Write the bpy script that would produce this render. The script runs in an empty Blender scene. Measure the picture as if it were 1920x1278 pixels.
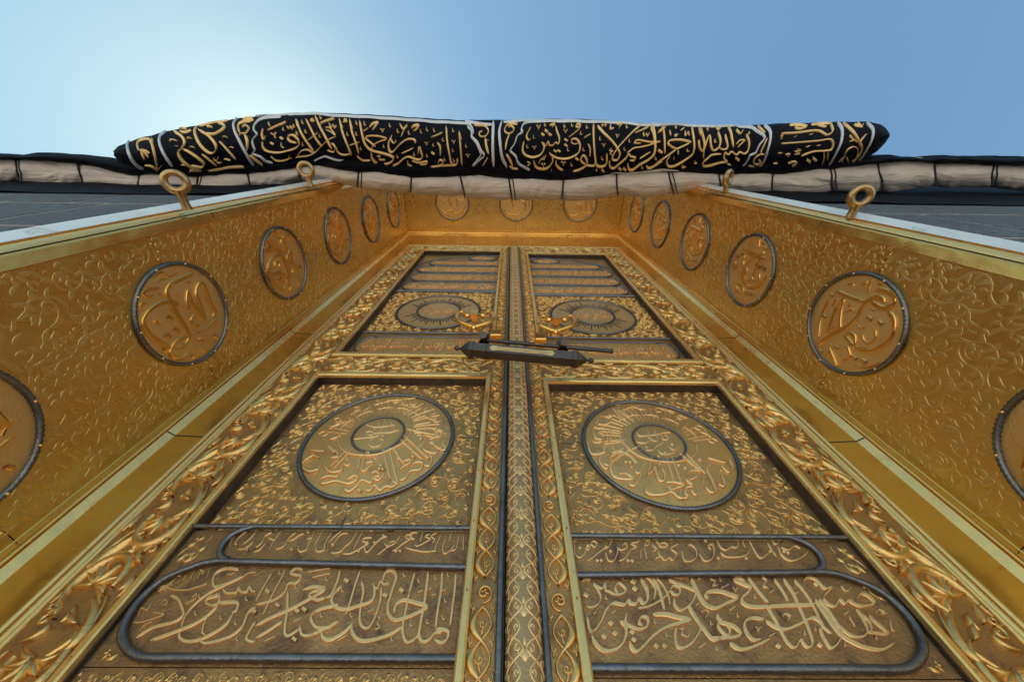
import bpy, math, random
import numpy as np
from mathutils import Vector, Matrix

# ------------------------------------------------------------------ camera, sky, sun, exposure
sc = bpy.context.scene
COL = sc.collection
S = 0.8                                   # metres per modelling unit (unit = camera to door distance)
Z0 = 2.3                                  # camera height above the marble floor, metres
FPX = 664.77
_p, _y, _r = np.radians([61.455, -0.8, -0.103])
CAM = np.array([-.0369, -1.0, 0.0])
_F = np.array([0, np.cos(_p), np.sin(_p)]); _U = np.array([0, -np.sin(_p), np.cos(_p)]); _X = np.array([1., 0, 0])
_X2 = _X*np.cos(_r)+_U*np.sin(_r); _U2 = -_X*np.sin(_r)+_U*np.cos(_r)
_Z = np.array([[np.cos(_y), -np.sin(_y), 0], [np.sin(_y), np.cos(_y), 0], [0, 0, 1]])
MR = np.array([_X2, _U2, _F]) @ _Z.T

cd = bpy.data.cameras.new('camera'); cam = bpy.data.objects.new('camera', cd); COL.objects.link(cam)
cd.sensor_width = 36.0; cd.lens = 36.0*FPX/1920.0; cd.clip_start = 0.02; cd.clip_end = 5000
m = Matrix.Identity(4)
for i in range(3):
    m[i][0] = MR[0][i]; m[i][1] = MR[1][i]; m[i][2] = -MR[2][i]
m[0][3] = CAM[0]*S; m[1][3] = CAM[1]*S; m[2][3] = Z0
cam.matrix_world = m
sc.camera = cam

SUN = np.array([-.510, .060, .860]); SUN = SUN/np.linalg.norm(SUN)
world = bpy.data.worlds.new("World"); sc.world = world; world.use_nodes = True
wn = world.node_tree.nodes; wl = world.node_tree.links
bg = wn['Background']
sky = wn.new('ShaderNodeTexSky'); sky.sky_type = 'NISHITA'; sky.sun_disc = False
sky.sun_elevation = math.asin(SUN[2]); sky.sun_rotation = math.atan2(SUN[0], SUN[1])
sky.altitude = 300; sky.air_density = 1.0; sky.dust_density = 0.6; sky.ozone_density = 1.0
sep = wn.new('ShaderNodeSeparateColor'); com = wn.new('ShaderNodeCombineColor'); wl.new(sky.outputs[0], sep.inputs[0])
for i_, (pw, k_) in enumerate(((.76, 1.44), (.70, 2.02), (.50, 2.66))):          # the photograph's soft, compressed sky
    a_ = wn.new('ShaderNodeMath'); a_.operation = 'POWER'; a_.inputs[1].default_value = pw
    b_ = wn.new('ShaderNodeMath'); b_.operation = 'MULTIPLY'; b_.inputs[1].default_value = k_
    wl.new(sep.outputs[i_], a_.inputs[0]); wl.new(a_.outputs[0], b_.inputs[0]); wl.new(b_.outputs[0], com.inputs[i_])
wl.new(com.outputs[0], bg.inputs[0]); bg.inputs[1].default_value = 0.12
sl = bpy.data.lights.new('sun', 'SUN'); sl.energy = 4.7; sl.angle = math.radians(.5); sl.color = (1, .92, .80)
so = bpy.data.objects.new('sun', sl); COL.objects.link(so)
so.rotation_euler = Vector(SUN).to_track_quat('Z', 'Y').to_euler()
sc.view_settings.view_transform = 'Standard'; sc.view_settings.look = 'None'
sc.view_settings.exposure = 0.20; sc.view_settings.gamma = 1.0
sc.view_settings.use_curve_mapping = False
sc.render.engine = 'CYCLES'
sc.cycles.max_bounces = 8; sc.cycles.glossy_bounces = 6; sc.cycles.diffuse_bounces = 4

rnd = random.Random(7)
nr = np.random.RandomState(5)

# ------------------------------------------------------------------ un-projection onto real surfaces (used when tracing)
def ray(px, py):
    px = np.asarray(px, float); py = np.asarray(py, float)
    v = np.stack([(px-960)/FPX, (639-py)/FPX, np.ones_like(px)], -1)
    return v @ MR
def on_y(px, py, c=0.):
    d = ray(px, py); t = (c-CAM[1])/d[..., 1]; return CAM+t[..., None]*d
def on_x(px, py, c):
    d = ray(px, py); t = (c-CAM[0])/d[..., 0]; return CAM+t[..., None]*d
def on_z(px, py, c):
    d = ray(px, py); t = c/d[..., 2]; return CAM+t[..., None]*d

# ------------------------------------------------------------------ mesh helpers
def W(v):
    v = np.asarray(v, float)*S
    v[..., 2] += Z0
    return v

class Geo:
    def __init__(s): s.v = []; s.f = []; s.n = 0; s.tris = 0
    def add(s, v, f):
        v = np.asarray(v, float).reshape(-1, 3); f = np.asarray(f, int)
        s.v.append(v); s.f.append(f+s.n); s.n += len(v)
    def quadgrid(s, P, closeu=False, closev=False):
        n, m = P.shape[:2]
        i = np.arange(n if closeu else n-1)[:, None]; j = np.arange(m if closev else m-1)[None]
        i2 = (i+1) % n; j2 = (j+1) % m
        f = np.stack(np.broadcast_arrays(i*m+j, i2*m+j, i2*m+j2, i*m+j2), -1).reshape(-1, 4)
        s.add(P.reshape(-1, 3), f)
    def box(s, a, b):
        a, b = np.minimum(a, b), np.maximum(a, b)
        x0, y0, z0 = a; x1, y1, z1 = b
        s.add([(x0,y0,z0),(x1,y0,z0),(x1,y1,z0),(x0,y1,z0),(x0,y0,z1),(x1,y0,z1),(x1,y1,z1),(x0,y1,z1)],
              [(0,3,2,1),(4,5,6,7),(0,1,5,4),(1,2,6,5),(2,3,7,6),(3,0,4,7)])
    def ribbon(s, C, B, N, h, prof='round'):
        if prof == 'round': O = [(-1, -.12), (-.7, .66), (0, 1), (.7, .66), (1, -.12)]
        elif prof == 'flat': O = [(-1, -.1), (-.78, 1), (.78, 1), (1, -.1)]
        elif prof == 'bar': O = [(-1, -.1), (-.93, .7), (-.6, 1), (.6, 1), (.93, .7), (1, -.1)]
        h = np.broadcast_to(h, (len(C),))
        P = np.stack([C+o*B+(k*h)[:, None]*N for o, k in O], 1)
        s.quadgrid(P)
    def tube(s, path, r, n=10, closed=False, twist=None, lobes=0, amp=0, cap=True):
        P = np.asarray(path, float); L = len(P)
        T = (np.roll(P, -1, 0)-np.roll(P, 1, 0)) if closed else np.gradient(P, axis=0)
        T /= np.linalg.norm(T, axis=1)[:, None]+1e-12
        up = np.array([0., -1, 0]) if abs(T[:, 1]).max() < .8 else np.array([.3, .1, 1.])
        A = np.cross(T, up); A /= np.linalg.norm(A, axis=1)[:, None]+1e-9; Bn = np.cross(T, A)
        r = np.broadcast_to(r, (L,)); a = np.arange(n)/n*2*np.pi
        rr = r[:, None]*np.ones(n)
        if lobes: rr = rr*(1+amp*np.cos(lobes*(a[None]+twist[:, None])))
        G = P[:, None]+rr[..., None]*(np.cos(a)[None, :, None]*A[:, None]+np.sin(a)[None, :, None]*Bn[:, None])
        s.quadgrid(G, closeu=closed, closev=True)
        if cap and not closed:
            for k in (0, L-1):
                s.add(np.vstack([G[k], G[k].mean(0)]), [(i, (i+1) % n, n, n) for i in range(n)])
    def lathe(s, o, axis, prof, n=16, phase=0.):
        """prof: (distance along axis, radius)"""
        axis = np.asarray(axis, float); axis /= np.linalg.norm(axis)
        q = np.array([0, 0, 1.]) if abs(axis[2]) < .9 else np.array([1., 0, 0])
        A = np.cross(axis, q); A /= np.linalg.norm(A); Bn = np.cross(axis, A)
        a = np.arange(n)/n*2*np.pi+phase
        G = np.stack([np.asarray(o)+d*axis+r*(np.cos(a)[:, None]*A+np.sin(a)[:, None]*Bn) for d, r in prof])
        s.quadgrid(G, closev=True)
    def ball(s, c, r, n=8, flat=1., axis=(0, -1, 0)):
        k = max(4, n//2+1); t = np.linspace(0, np.pi, k)
        s.lathe(c, axis, [(-math.cos(x)*r*flat, max(1e-5, math.sin(x)*r)) for x in t], n)

ROOT = {}
def obj(name, g, mat, parent=None, smooth=True, kind=None, label=None):
    V = np.concatenate(g.v) if g.v else np.zeros((0, 3))
    V = W(V)
    if parent is not None:
        V = V-ROOT[parent.name]
    me = bpy.data.meshes.new(name)
    F = []
    nv = len(V)
    loops = []; starts = []; tot = []
    k = 0
    for f in g.f:
        if f.shape[1] == 4:
            deg = f[:, 2] == f[:, 3]
            q = f[~deg]; t = f[deg][:, :3]
            for a in (q, t):
                if len(a):
                    loops.append(a.reshape(-1)); n = a.shape[1]
                    starts.append(k+np.arange(len(a))*n); tot.append(np.full(len(a), n)); k += a.size
        else:
            loops.append(f.reshape(-1)); n = f.shape[1]
            starts.append(k+np.arange(len(f))*n); tot.append(np.full(len(f), n)); k += f.size
    loops = np.concatenate(loops); starts = np.concatenate(starts)
    me.vertices.add(nv); me.vertices.foreach_set('co', V.reshape(-1))
    me.loops.add(len(loops)); me.loops.foreach_set('vertex_index', loops.astype(np.int32))
    me.polygons.add(len(starts)); me.polygons.foreach_set('loop_start', starts.astype(np.int32))
    me.update(calc_edges=True)
    me.validate()
    me.polygons.foreach_set('use_smooth', np.full(len(me.polygons), bool(smooth)))
    me.materials.append(mat)
    o = bpy.data.objects.new(name, me); COL.objects.link(o)
    if parent is not None: o.parent = parent; ROOT[o.name] = ROOT[parent.name]
    else: ROOT[o.name] = np.zeros(3)
    if kind: o['kind'] = kind
    if label: o['label'] = label
    return o
def thing(name, label, cat, loc, group=None):
    o = bpy.data.objects.new(name, None); COL.objects.link(o)
    l = W(np.array(loc, float)); o.location = l; ROOT[o.name] = l
    o.empty_display_size = .05
    o['label'] = label; o['category'] = cat
    if group: o['group'] = group
    return o
def root_mesh(name, g, mat, label, cat, group=None, smooth=True, **k):
    o = obj(name, g, mat, None, smooth, **k); o['label'] = label; o['category'] = cat
    if group: o['group'] = group
    return o

def cr(P, k=5):
    """Catmull-Rom smoothing of a polyline"""
    P = np.asarray(P, float)
    if len(P) < 3: 
        t = np.linspace(0, 1, k+1)[:, None]; return P[0]*(1-t)+P[-1]*t
    Q = np.vstack([2*P[0]-P[1], P, 2*P[-1]-P[-2]]); out = []
    for i in range(1, len(Q)-2):
        p0, p1, p2, p3 = Q[i-1], Q[i], Q[i+1], Q[i+2]
        t = (np.arange(k)/k)[:, None]
        out.append(.5*(2*p1+(p2-p0)*t+(2*p0-5*p1+4*p2-p3)*t*t+(3*p1-p0-3*p2+p3)*t**3))
    out.append(P[-1:]); return np.vstack(out)

# ------------------------------------------------------------------ materials
def mat_base(name):
    m_ = bpy.data.materials.new(name); m_.use_nodes = True
    nt = m_.node_tree; b = nt.nodes['Principled BSDF']
    tc = nt.nodes.new('ShaderNodeTexCoord'); return m_, nt, b, tc
def noise(nt, tc, scale, detail=4, rough=.55, dist=0, stretch=None):
    n = nt.nodes.new('ShaderNodeTexNoise'); n.inputs['Scale'].default_value = scale
    n.inputs['Detail'].default_value = detail; n.inputs['Roughness'].default_value = rough
    n.inputs['Distortion'].default_value = dist
    if stretch:
        mp = nt.nodes.new('ShaderNodeMapping'); mp.inputs['Scale'].default_value = stretch
        nt.links.new(tc.outputs['Object'], mp.inputs[0]); nt.links.new(mp.outputs[0], n.inputs['Vector'])
    else: nt.links.new(tc.outputs['Object'], n.inputs['Vector'])
    return n
def ramp(nt, src, p0, p1, c0=(0, 0, 0, 1), c1=(1, 1, 1, 1)):
    r = nt.nodes.new('ShaderNodeValToRGB'); r.color_ramp.elements[0].position = p0; r.color_ramp.elements[1].position = p1
    r.color_ramp.elements[0].color = c0; r.color_ramp.elements[1].color = c1
    nt.links.new(src, r.inputs[0]); return r
def mixc(nt, fac, a, b):
    m_ = nt.nodes.new('ShaderNodeMix'); m_.data_type = 'RGBA'
    if isinstance(fac, float): m_.inputs[0].default_value = fac
    else: nt.links.new(fac, m_.inputs[0])
    for s_, i in ((a, 6), (b, 7)):
        if isinstance(s_, tuple): m_.inputs[i].default_value = s_
        else: nt.links.new(s_, m_.inputs[i])
    return m_.outputs[2]
def c4(c): return (c[0], c[1], c[2], 1)
def metal(name, col, col2, rough=.35, rvar=.12, metallic=1., sc1=3, p0=.35, p1=.75, bscale=60, bstr=.08, bscale2=5, bstr2=.0, dirt=None, dirtp=(.55, .72), dscale=14, stretch=None):
    m_, nt, b, tc = mat_base(name)
    n1 = noise(nt, tc, sc1, 5, .6, .3)
    r1 = ramp(nt, n1.outputs['Fac'], p0, p1)
    c = mixc(nt, r1.outputs[0], c4(col), c4(col2))
    if dirt:
        nd = noise(nt, tc, dscale, 8, .72, .6); rd = ramp(nt, nd.outputs['Fac'], *dirtp)
        c = mixc(nt, rd.outputs[0], c, c4(dirt))
        met = nt.nodes.new('ShaderNodeMapRange'); met.inputs[3].default_value = metallic; met.inputs[4].default_value = metallic*.6
        nt.links.new(rd.outputs[0], met.inputs[0]); nt.links.new(met.outputs[0], b.inputs['Metallic'])
    else: b.inputs['Metallic'].default_value = metallic
    nt.links.new(c, b.inputs['Base Color'])
    n2 = noise(nt, tc, sc1*4, 5, .65)
    mr = nt.nodes.new('ShaderNodeMapRange'); mr.inputs[1].default_value = .3; mr.inputs[2].default_value = .7
    mr.inputs[3].default_value = rough-rvar*.5; mr.inputs[4].default_value = rough+rvar
    nt.links.new(n2.outputs['Fac'], mr.inputs[0]); nt.links.new(mr.outputs[0], b.inputs['Roughness'])
    n3 = noise(nt, tc, bscale, 4, .6, stretch=stretch)
    bp = nt.nodes.new('ShaderNodeBump'); bp.inputs['Strength'].default_value = bstr; bp.inputs['Distance'].default_value = .01
    nt.links.new(n3.outputs['Fac'], bp.inputs['Height'])
    if bstr2:
        n4 = noise(nt, tc, bscale2, 2, .5); bp2 = nt.nodes.new('ShaderNodeBump')
        bp2.inputs['Strength'].default_value = bstr2; bp2.inputs['Distance'].default_value = .05
        nt.links.new(n4.outputs['Fac'], bp2.inputs['Height']); nt.links.new(bp2.outputs[0], bp.inputs['Normal'])
    nt.links.new(bp.outputs[0], b.inputs['Normal'])
    return m_

G_POL = metal('polished_gold', (1.0, .575, .155), (.90, .48, .115), .19, .10, metallic=.95, bscale=40, bstr=.04, bscale2=7, bstr2=.10, dirt=(.50, .27, .08), dirtp=(.64, .84))
G_MIR = metal('bright_gold_moulding', (1.0, .64, .235), (.95, .55, .175), .24, .12, metallic=.82, bscale=35, bstr=.06, bscale2=9, bstr2=.08, dirt=(.48, .27, .10), dirtp=(.58, .78), dscale=24)
G_SHEET = metal('satin_gold_sheet', (.74, .495, .165), (.60, .385, .120), .26, .10, metallic=.97, bscale=140, bstr=.10, bscale2=4, bstr2=.12, dirt=(.36, .22, .075), dirtp=(.56, .84))
G_ETCH = metal('matted_gold_ornament', (.70, .47, .165), (.60, .385, .125), .40, .08, metallic=.93, bscale=160, bstr=.14, bscale2=4, bstr2=.05)
G_LET2 = metal('jamb_letter_gold', (.80, .47, .135), (.70, .39, .105), .19, .08, metallic=.97, bscale=60, bstr=.05)
G_CARVE = metal('carved_gold', (.86, .54, .195), (.66, .385, .125), .30, .16, metallic=.92, bscale=70, bstr=.14, dirt=(.27, .14, .05), dirtp=(.54, .74), dscale=22)
G_BACK = metal('patinated_gold_ground', (.55, .305, .110), (.37, .19, .068), .42, .15, metallic=.88, bscale=170, bstr=.22, dirt=(.15, .075, .038), dirtp=(.50, .72), dscale=20)
G_LETTER = metal('raised_gold_letters', (1.0, .63, .27), (.82, .48, .19), .36, .12, metallic=.76, bscale=90, bstr=.12, dirt=(.36, .19, .08), dirtp=(.56, .72), dscale=30)
G_CARTG = metal('cartouche_ground', (.47, .255, .100), (.30, .150, .062), .42, .14, metallic=.84, sc1=9, bscale=190, bstr=.30, dirt=(.095, .050, .040), dirtp=(.49, .68), dscale=16)
G_DISC = metal('medallion_disc_gold', (.74, .42, .140), (.53, .285, .092), .36, .12, metallic=.74, bscale=130, bstr=.18, dirt=(.24, .125, .048), dirtp=(.54, .76))
G_JDISC = metal('jamb_medallion_gold', (.80, .53, .225), (.68, .43, .17), .40, .12, metallic=.90, bscale=160, bstr=.22)
G_POST = metal('post_gold_ground', (.52, .33, .155), (.40, .24, .105), .42, .12, metallic=.8, bscale=120, bstr=.18)
PEWTER = metal('dark_silver_beading', (.21, .205, .21), (.13, .12, .12), .33, .14, metallic=.90, sc1=12, bscale=60, bstr=.25, dirt=(.05, .042, .040), dirtp=(.58, .72), dscale=40)
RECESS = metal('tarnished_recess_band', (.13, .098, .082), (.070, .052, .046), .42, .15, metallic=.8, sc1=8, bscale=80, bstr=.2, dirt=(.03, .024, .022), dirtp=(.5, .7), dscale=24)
IRON = metal('lock_dark_bronze', (.105, .088, .080), (.065, .054, .050), .34, .12, metallic=.9, sc1=6, bscale=60, bstr=.12, dirt=(.20, .12, .055), dirtp=(.62, .8), dscale=18)
BRASS = metal('worn_brass', (.50, .32, .13), (.32, .19, .075), .32, .14, metallic=1, sc1=10, bscale=50, bstr=.2, dirt=(.11, .07, .035), dirtp=(.5, .7), dscale=22)
PALE = metal('pale_front_plate', (.86, .82, .72), (.72, .66, .54), .34, .12, metallic=.45, sc1=4, bscale=70, bstr=.15, dirt=(.36, .30, .20), dirtp=(.56, .74), dscale=12, stretch=(1, 1, .15))
PLATE = metal('engraved_plate_gold', (.80, .60, .32), (.72, .52, .26), .4, .1, bscale=300, bstr=.7)

def cloth(name, col, col2, rough=.9, weave=900, bstr=.3, fold=(3, .3), sheen=.3, stretch=(1, 4, 4), spec=.3):
    m_, nt, b, tc = mat_base(name)
    n1 = noise(nt, tc, 6, 5, .6); r1 = ramp(nt, n1.outputs['Fac'], .3, .75)
    nt.links.new(mixc(nt, r1.outputs[0], c4(col), c4(col2)), b.inputs['Base Color'])
    b.inputs['Roughness'].default_value = rough; b.inputs['Specular IOR Level'].default_value = spec
    try: b.inputs['Sheen Weight'].default_value = sheen; b.inputs['Sheen Roughness'].default_value = .5
    except Exception: pass
    n2 = noise(nt, tc, weave, 2, .5); bp = nt.nodes.new('ShaderNodeBump'); bp.inputs['Strength'].default_value = bstr; bp.inputs['Distance'].default_value = .002
    nt.links.new(n2.outputs['Fac'], bp.inputs['Height'])
    n3 = noise(nt, tc, fold[0], 4, .5, 1.2, stretch=stretch); bp2 = nt.nodes.new('ShaderNodeBump'); bp2.inputs['Strength'].default_value = fold[1]; bp2.inputs['Distance'].default_value = .04
    nt.links.new(n3.outputs['Fac'], bp2.inputs['Height']); nt.links.new(bp2.outputs[0], bp.inputs['Normal'])
    nt.links.new(bp.outputs[0], b.inputs['Normal'])
    return m_
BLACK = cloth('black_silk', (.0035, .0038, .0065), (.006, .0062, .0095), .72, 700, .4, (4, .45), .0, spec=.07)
CREAM = cloth('cream_cotton', (.62, .52, .43), (.50, .41, .335), .92, 900, .35, (3.0, .95), .15, stretch=(.7, 3, 3))
THREAD = cloth('seam_cord', (.008, .008, .010), (.012, .012, .014), .8)
def thread(name, col, col2, metallic, rough):
    m_ = metal(name, col, col2, rough, .12, metallic=metallic, sc1=8, bscale=420, bstr=.55, stretch=(1, .35, .35))
    return m_
GTH = thread('gold_thread', (.88, .60, .25), (.74, .44, .15), .45, .42)
STH = thread('silver_thread', (.66, .65, .64), (.50, .49, .49), .45, .45)

def stone(name, a, b_, c_, bs=.5):
    m_, nt, b, tc = mat_base(name)
    n1 = noise(nt, tc, 45, 8, .85); r1 = ramp(nt, n1.outputs['Fac'], .42, .60)
    n2 = noise(nt, tc, 3, 4, .6); r2 = ramp(nt, n2.outputs['Fac'], .35, .7)
    c = mixc(nt, r1.outputs[0], c4(a), c4(b_)); c = mixc(nt, r2.outputs[0], c, c4(c_))
    nt.links.new(c, b.inputs['Base Color']); b.inputs['Roughness'].default_value = .75
    bp = nt.nodes.new('ShaderNodeBump'); bp.inputs['Strength'].default_value = bs; bp.inputs['Distance'].default_value = .004
    nt.links.new(n1.outputs['Fac'], bp.inputs['Height']); nt.links.new(bp.outputs[0], b.inputs['Normal'])
    return m_
GRANITE = stone('blue_grey_granite', (.028, .031, .037), (.14, .142, .150), (.062, .058, .056), 1.0)
MORTAR = stone('mortar', (.28, .22, .17), (.34, .27, .20), (.20, .16, .13), .8)
def marble():
    m_, nt, b, tc = mat_base('white_marble_paving')
    br = nt.nodes.new('ShaderNodeTexBrick'); br.inputs['Scale'].default_value = 1.0
    br.inputs['Color1'].default_value = (.80, .79, .77, 1); br.inputs['Color2'].default_value = (.74, .73, .71, 1); br.inputs['Mortar'].default_value = (.45, .44, .42, 1)
    br.inputs['Mortar Size'].default_value = .008
    nt.links.new(tc.outputs['Object'], br.inputs['Vector']); nt.links.new(br.outputs[0], b.inputs['Base Color'])
    b.inputs['Roughness'].default_value = .3
    return m_
MARBLE = marble()

# ------------------------------------------------------------------ ornament: strokes are (points (n,2), half widths (n,), height factor)
def wprof(n, kind):
    t = np.linspace(0, 1, n)
    if kind == 'leaf': return np.sin(np.pi*np.clip(t*.98+.01, 0, 1)**.75)**.9+.04
    if kind == 'stem': return .75+.25*np.sin(np.pi*t)
    if kind == 'in': return 1-.65*t
    if kind == 'horn': return np.clip(.25+1.1*t, 0, 1)
    return np.ones(n)
def arc_leaf(p, a, L, bend, w, n=7, hf=1.):
    t = np.linspace(0, 1, n); ang = a+bend*t
    d = L/(n-1)
    x = p[0]+np.concatenate([[0], np.cumsum(np.cos(ang[:-1])*d)]); y = p[1]+np.concatenate([[0], np.cumsum(np.sin(ang[:-1])*d)])
    return (np.stack([x, y], 1), w*wprof(n, 'leaf'), hf)
def spiral(c, r0, a0, turns, sgn, w, n=20, r1=.12, hf=.8):
    t = np.linspace(0, 1, n); a = a0+sgn*turns*2*np.pi*t; r = r0*((1-t)*(1-r1)+r1)
    return (np.stack([c[0]+r*np.cos(a), c[1]+r*np.sin(a)], 1), w*wprof(n, 'stem'), hf)
def palmette(c, a, R, n=5, spread=2.2, w=.17, seg=7, R2=None):
    out = []
    for i in range(n):
        k = (i-(n-1)/2)/((n-1)/2)
        L = R*(1-.28*abs(k)); a_ = a+k*spread*.5
        out.append(arc_leaf((c[0]+.10*R*math.cos(a_), c[1]+.10*R*math.sin(a_)), a_-k*.25, L, k*.9, R*w, seg, 1.-.15*abs(k)))
    return out
def field(u0, u1, v0, v1, d, w, ok=lambda p: True, seed=1, leafw=.20, dens=1., seg=6, sp=18):
    """all-over scrolling vine: spiral stems, leaves along them and a small flower in each eye"""
    R = random.Random(seed); out = []
    nu = max(1, int(round((u1-u0)/d))); nv = max(1, int(round((v1-v0)/(d*.9))))
    du = (u1-u0)/nu; dv = (v1-v0)/nv
    for j in range(nv):
        for i in range(nu):
            c = (u0+(i+.5)*du+R.uniform(-.1, .1)*d, v0+(j+.5)*dv+R.uniform(-.1, .1)*d)
            sg = 1 if (i+j) % 2 else -1; a0 = R.uniform(0, 6.28); r0 = d*.47
            s_ = spiral(c, r0, a0, 1.25+R.uniform(-.15, .15), sg, w, sp); out.append(s_)
            P = s_[0]
            # tail linking to the neighbour
            out.append(arc_leaf(tuple(P[0]), a0+sg*-1.57+math.pi*0, d*.55, -sg*1.3, w*1.1, seg, .7))
            for k in range(2, sp-4, 3):
                if R.random() > dens: continue
                T = P[k+1]-P[k]; at = math.atan2(T[1], T[0])
                side = 1 if (k//3) % 2 else -1
                out.append(arc_leaf(tuple(P[k]), at+side*.75, d*R.uniform(.24, .34), side*1.1, d*leafw*.5*R.uniform(.7, 1.1), seg, R.uniform(.85, 1.1)))
            out += palmette(c, R.uniform(0, 6.28), d*.24, 4, 3.6, .22, 5)
    res = []
    for s_ in out:
        q = s_[0]
        if (q[:, 0] < u0).any() or (q[:, 0] > u1).any() or (q[:, 1] < v0).any() or (q[:, 1] > v1).any(): continue
        if not all(ok(p) for p in (q[0], q[len(q)//2], q[-1])): continue
        res.append(s_)
    return res
def frond(p, a, L, bend, w, n=3, seg=7, hf=1.):
    """a lobed acanthus leaf: spine with paired curling lobes"""
    sp_ = arc_leaf(p, a, L, bend, w, seg+2, hf); P = sp_[0]; out = [sp_]; m_ = len(P)
    for k in range(n):
        i = int((k+.6)/(n+.5)*(m_-1)); T = P[min(i+1, m_-1)]-P[i]; at = math.atan2(T[1], T[0]); l = L*(.50-.30*k/n)
        for sg in (1, -1): out.append(arc_leaf(tuple(P[i]), at+sg*.80, l, -sg*.9, w*.72*(1-.2*k/n), seg-1, hf*.86))
    return out
def pack(strokes, u0, v0, u1, v1, cell=.0022, thr=.22):
    """keep a stroke only where it does not pile up on those already laid"""
    G = np.zeros((int((u1-u0)/cell)+8, int((v1-v0)/cell)+8), bool); out = []
    for q, w, hf in strokes:
        T = np.gradient(q, axis=0); T /= np.linalg.norm(T, axis=1)[:, None]+1e-12; nn = np.stack([-T[:, 1], T[:, 0]], 1); w_ = np.broadcast_to(w, (len(q),))
        k = max(1, int(np.linalg.norm(np.diff(q, axis=0), axis=1).mean()/cell)); 
        t = np.linspace(0, len(q)-1, (len(q)-1)*k+1); ix = lambda arr: np.stack([np.interp(t, np.arange(len(q)), arr[:, m]) for m in range(2)], 1)
        Q = ix(q); NN = ix(nn); ww = np.interp(t, np.arange(len(q)), w_)
        P = np.concatenate([Q+NN*(o*ww)[:, None] for o in np.linspace(-1.25, 1.25, 7)])
        I = ((P-[u0, v0])/cell+3).astype(int); I[:, 0] = I[:, 0].clip(0, G.shape[0]-1); I[:, 1] = I[:, 1].clip(0, G.shape[1]-1)
        skip = np.tile(np.arange(len(Q)) > len(Q)*.15, 7)
        if G[I[skip, 0], I[skip, 1]].mean() < thr:
            out.append((q, w, hf)); G[I[:, 0], I[:, 1]] = True
    return out
def brocade(u0, u1, v0, v1, d, ok, seed):
    """scrolling stems with crescent leaves, each standing clear of the next, filling a sheet"""
    R = random.Random(seed); A = []; B = []; C = []
    nu = max(1, int(round((u1-u0)/d))); nv = max(1, int(round((v1-v0)/(d*.95)))); du = (u1-u0)/nu; dv = (v1-v0)/nv
    def crescent(p, an, L, bd, w): return arc_leaf(p, an, L, bd, w, 9, R.uniform(.8, 1.1))
    for j in range(-1, nv+1):
        for i in range(-1, nu+1):
            sh = .5*du if j % 2 else 0
            c = (u0+(i+.5)*du+sh+R.uniform(-.1, .1)*d, v0+(j+.5)*dv+R.uniform(-.1, .1)*d)
            sg = 1 if (i+j) % 2 else -1; a0 = R.uniform(0, 6.28)
            s_ = spiral(c, d*.46, a0, 1.15, sg, d*.030, 20, .10); s_ = (s_[0], s_[1]*np.linspace(1.25, .7, 20), 1.); A.append(s_); P = s_[0]
            A.append(crescent(tuple(P[0]), a0-sg*1.3, d*.62, sg*1.7, d*.050))
            for k in range(1, 15, 2):
                T = P[k+1]-P[k]; at = math.atan2(T[1], T[0])
                for s2 in (-1, 1): B.append(crescent(tuple(P[k]), at+s2*.55, d*R.uniform(.24, .40), s2*R.uniform(1.2, 2.0), d*R.uniform(.042, .068)))
            B += palmette(c, R.uniform(0, 6.28), d*.22, 4, 4.2, .26, 6)
    R.shuffle(B)
    for k in range(int((u1-u0)*(v1-v0)/(d*d)*26)):
        p = (R.uniform(u0, u1), R.uniform(v0, v1)); L = d*R.uniform(.12, .34)
        C.append(crescent(p, R.uniform(0, 6.28), L, R.choice((-1, 1))*R.uniform(1.0, 2.2), L*.17))
    S_ = [s_ for s_ in A+B+C if s_[0][:, 0].min() > u0 and s_[0][:, 0].max() < u1 and s_[0][:, 1].min() > v0 and s_[0][:, 1].max() < v1 and ok(s_[0][0]) and ok(s_[0][len(s_[0])//2]) and ok(s_[0][-1])]
    return pack(S_, u0, v0, u1, v1)
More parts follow.
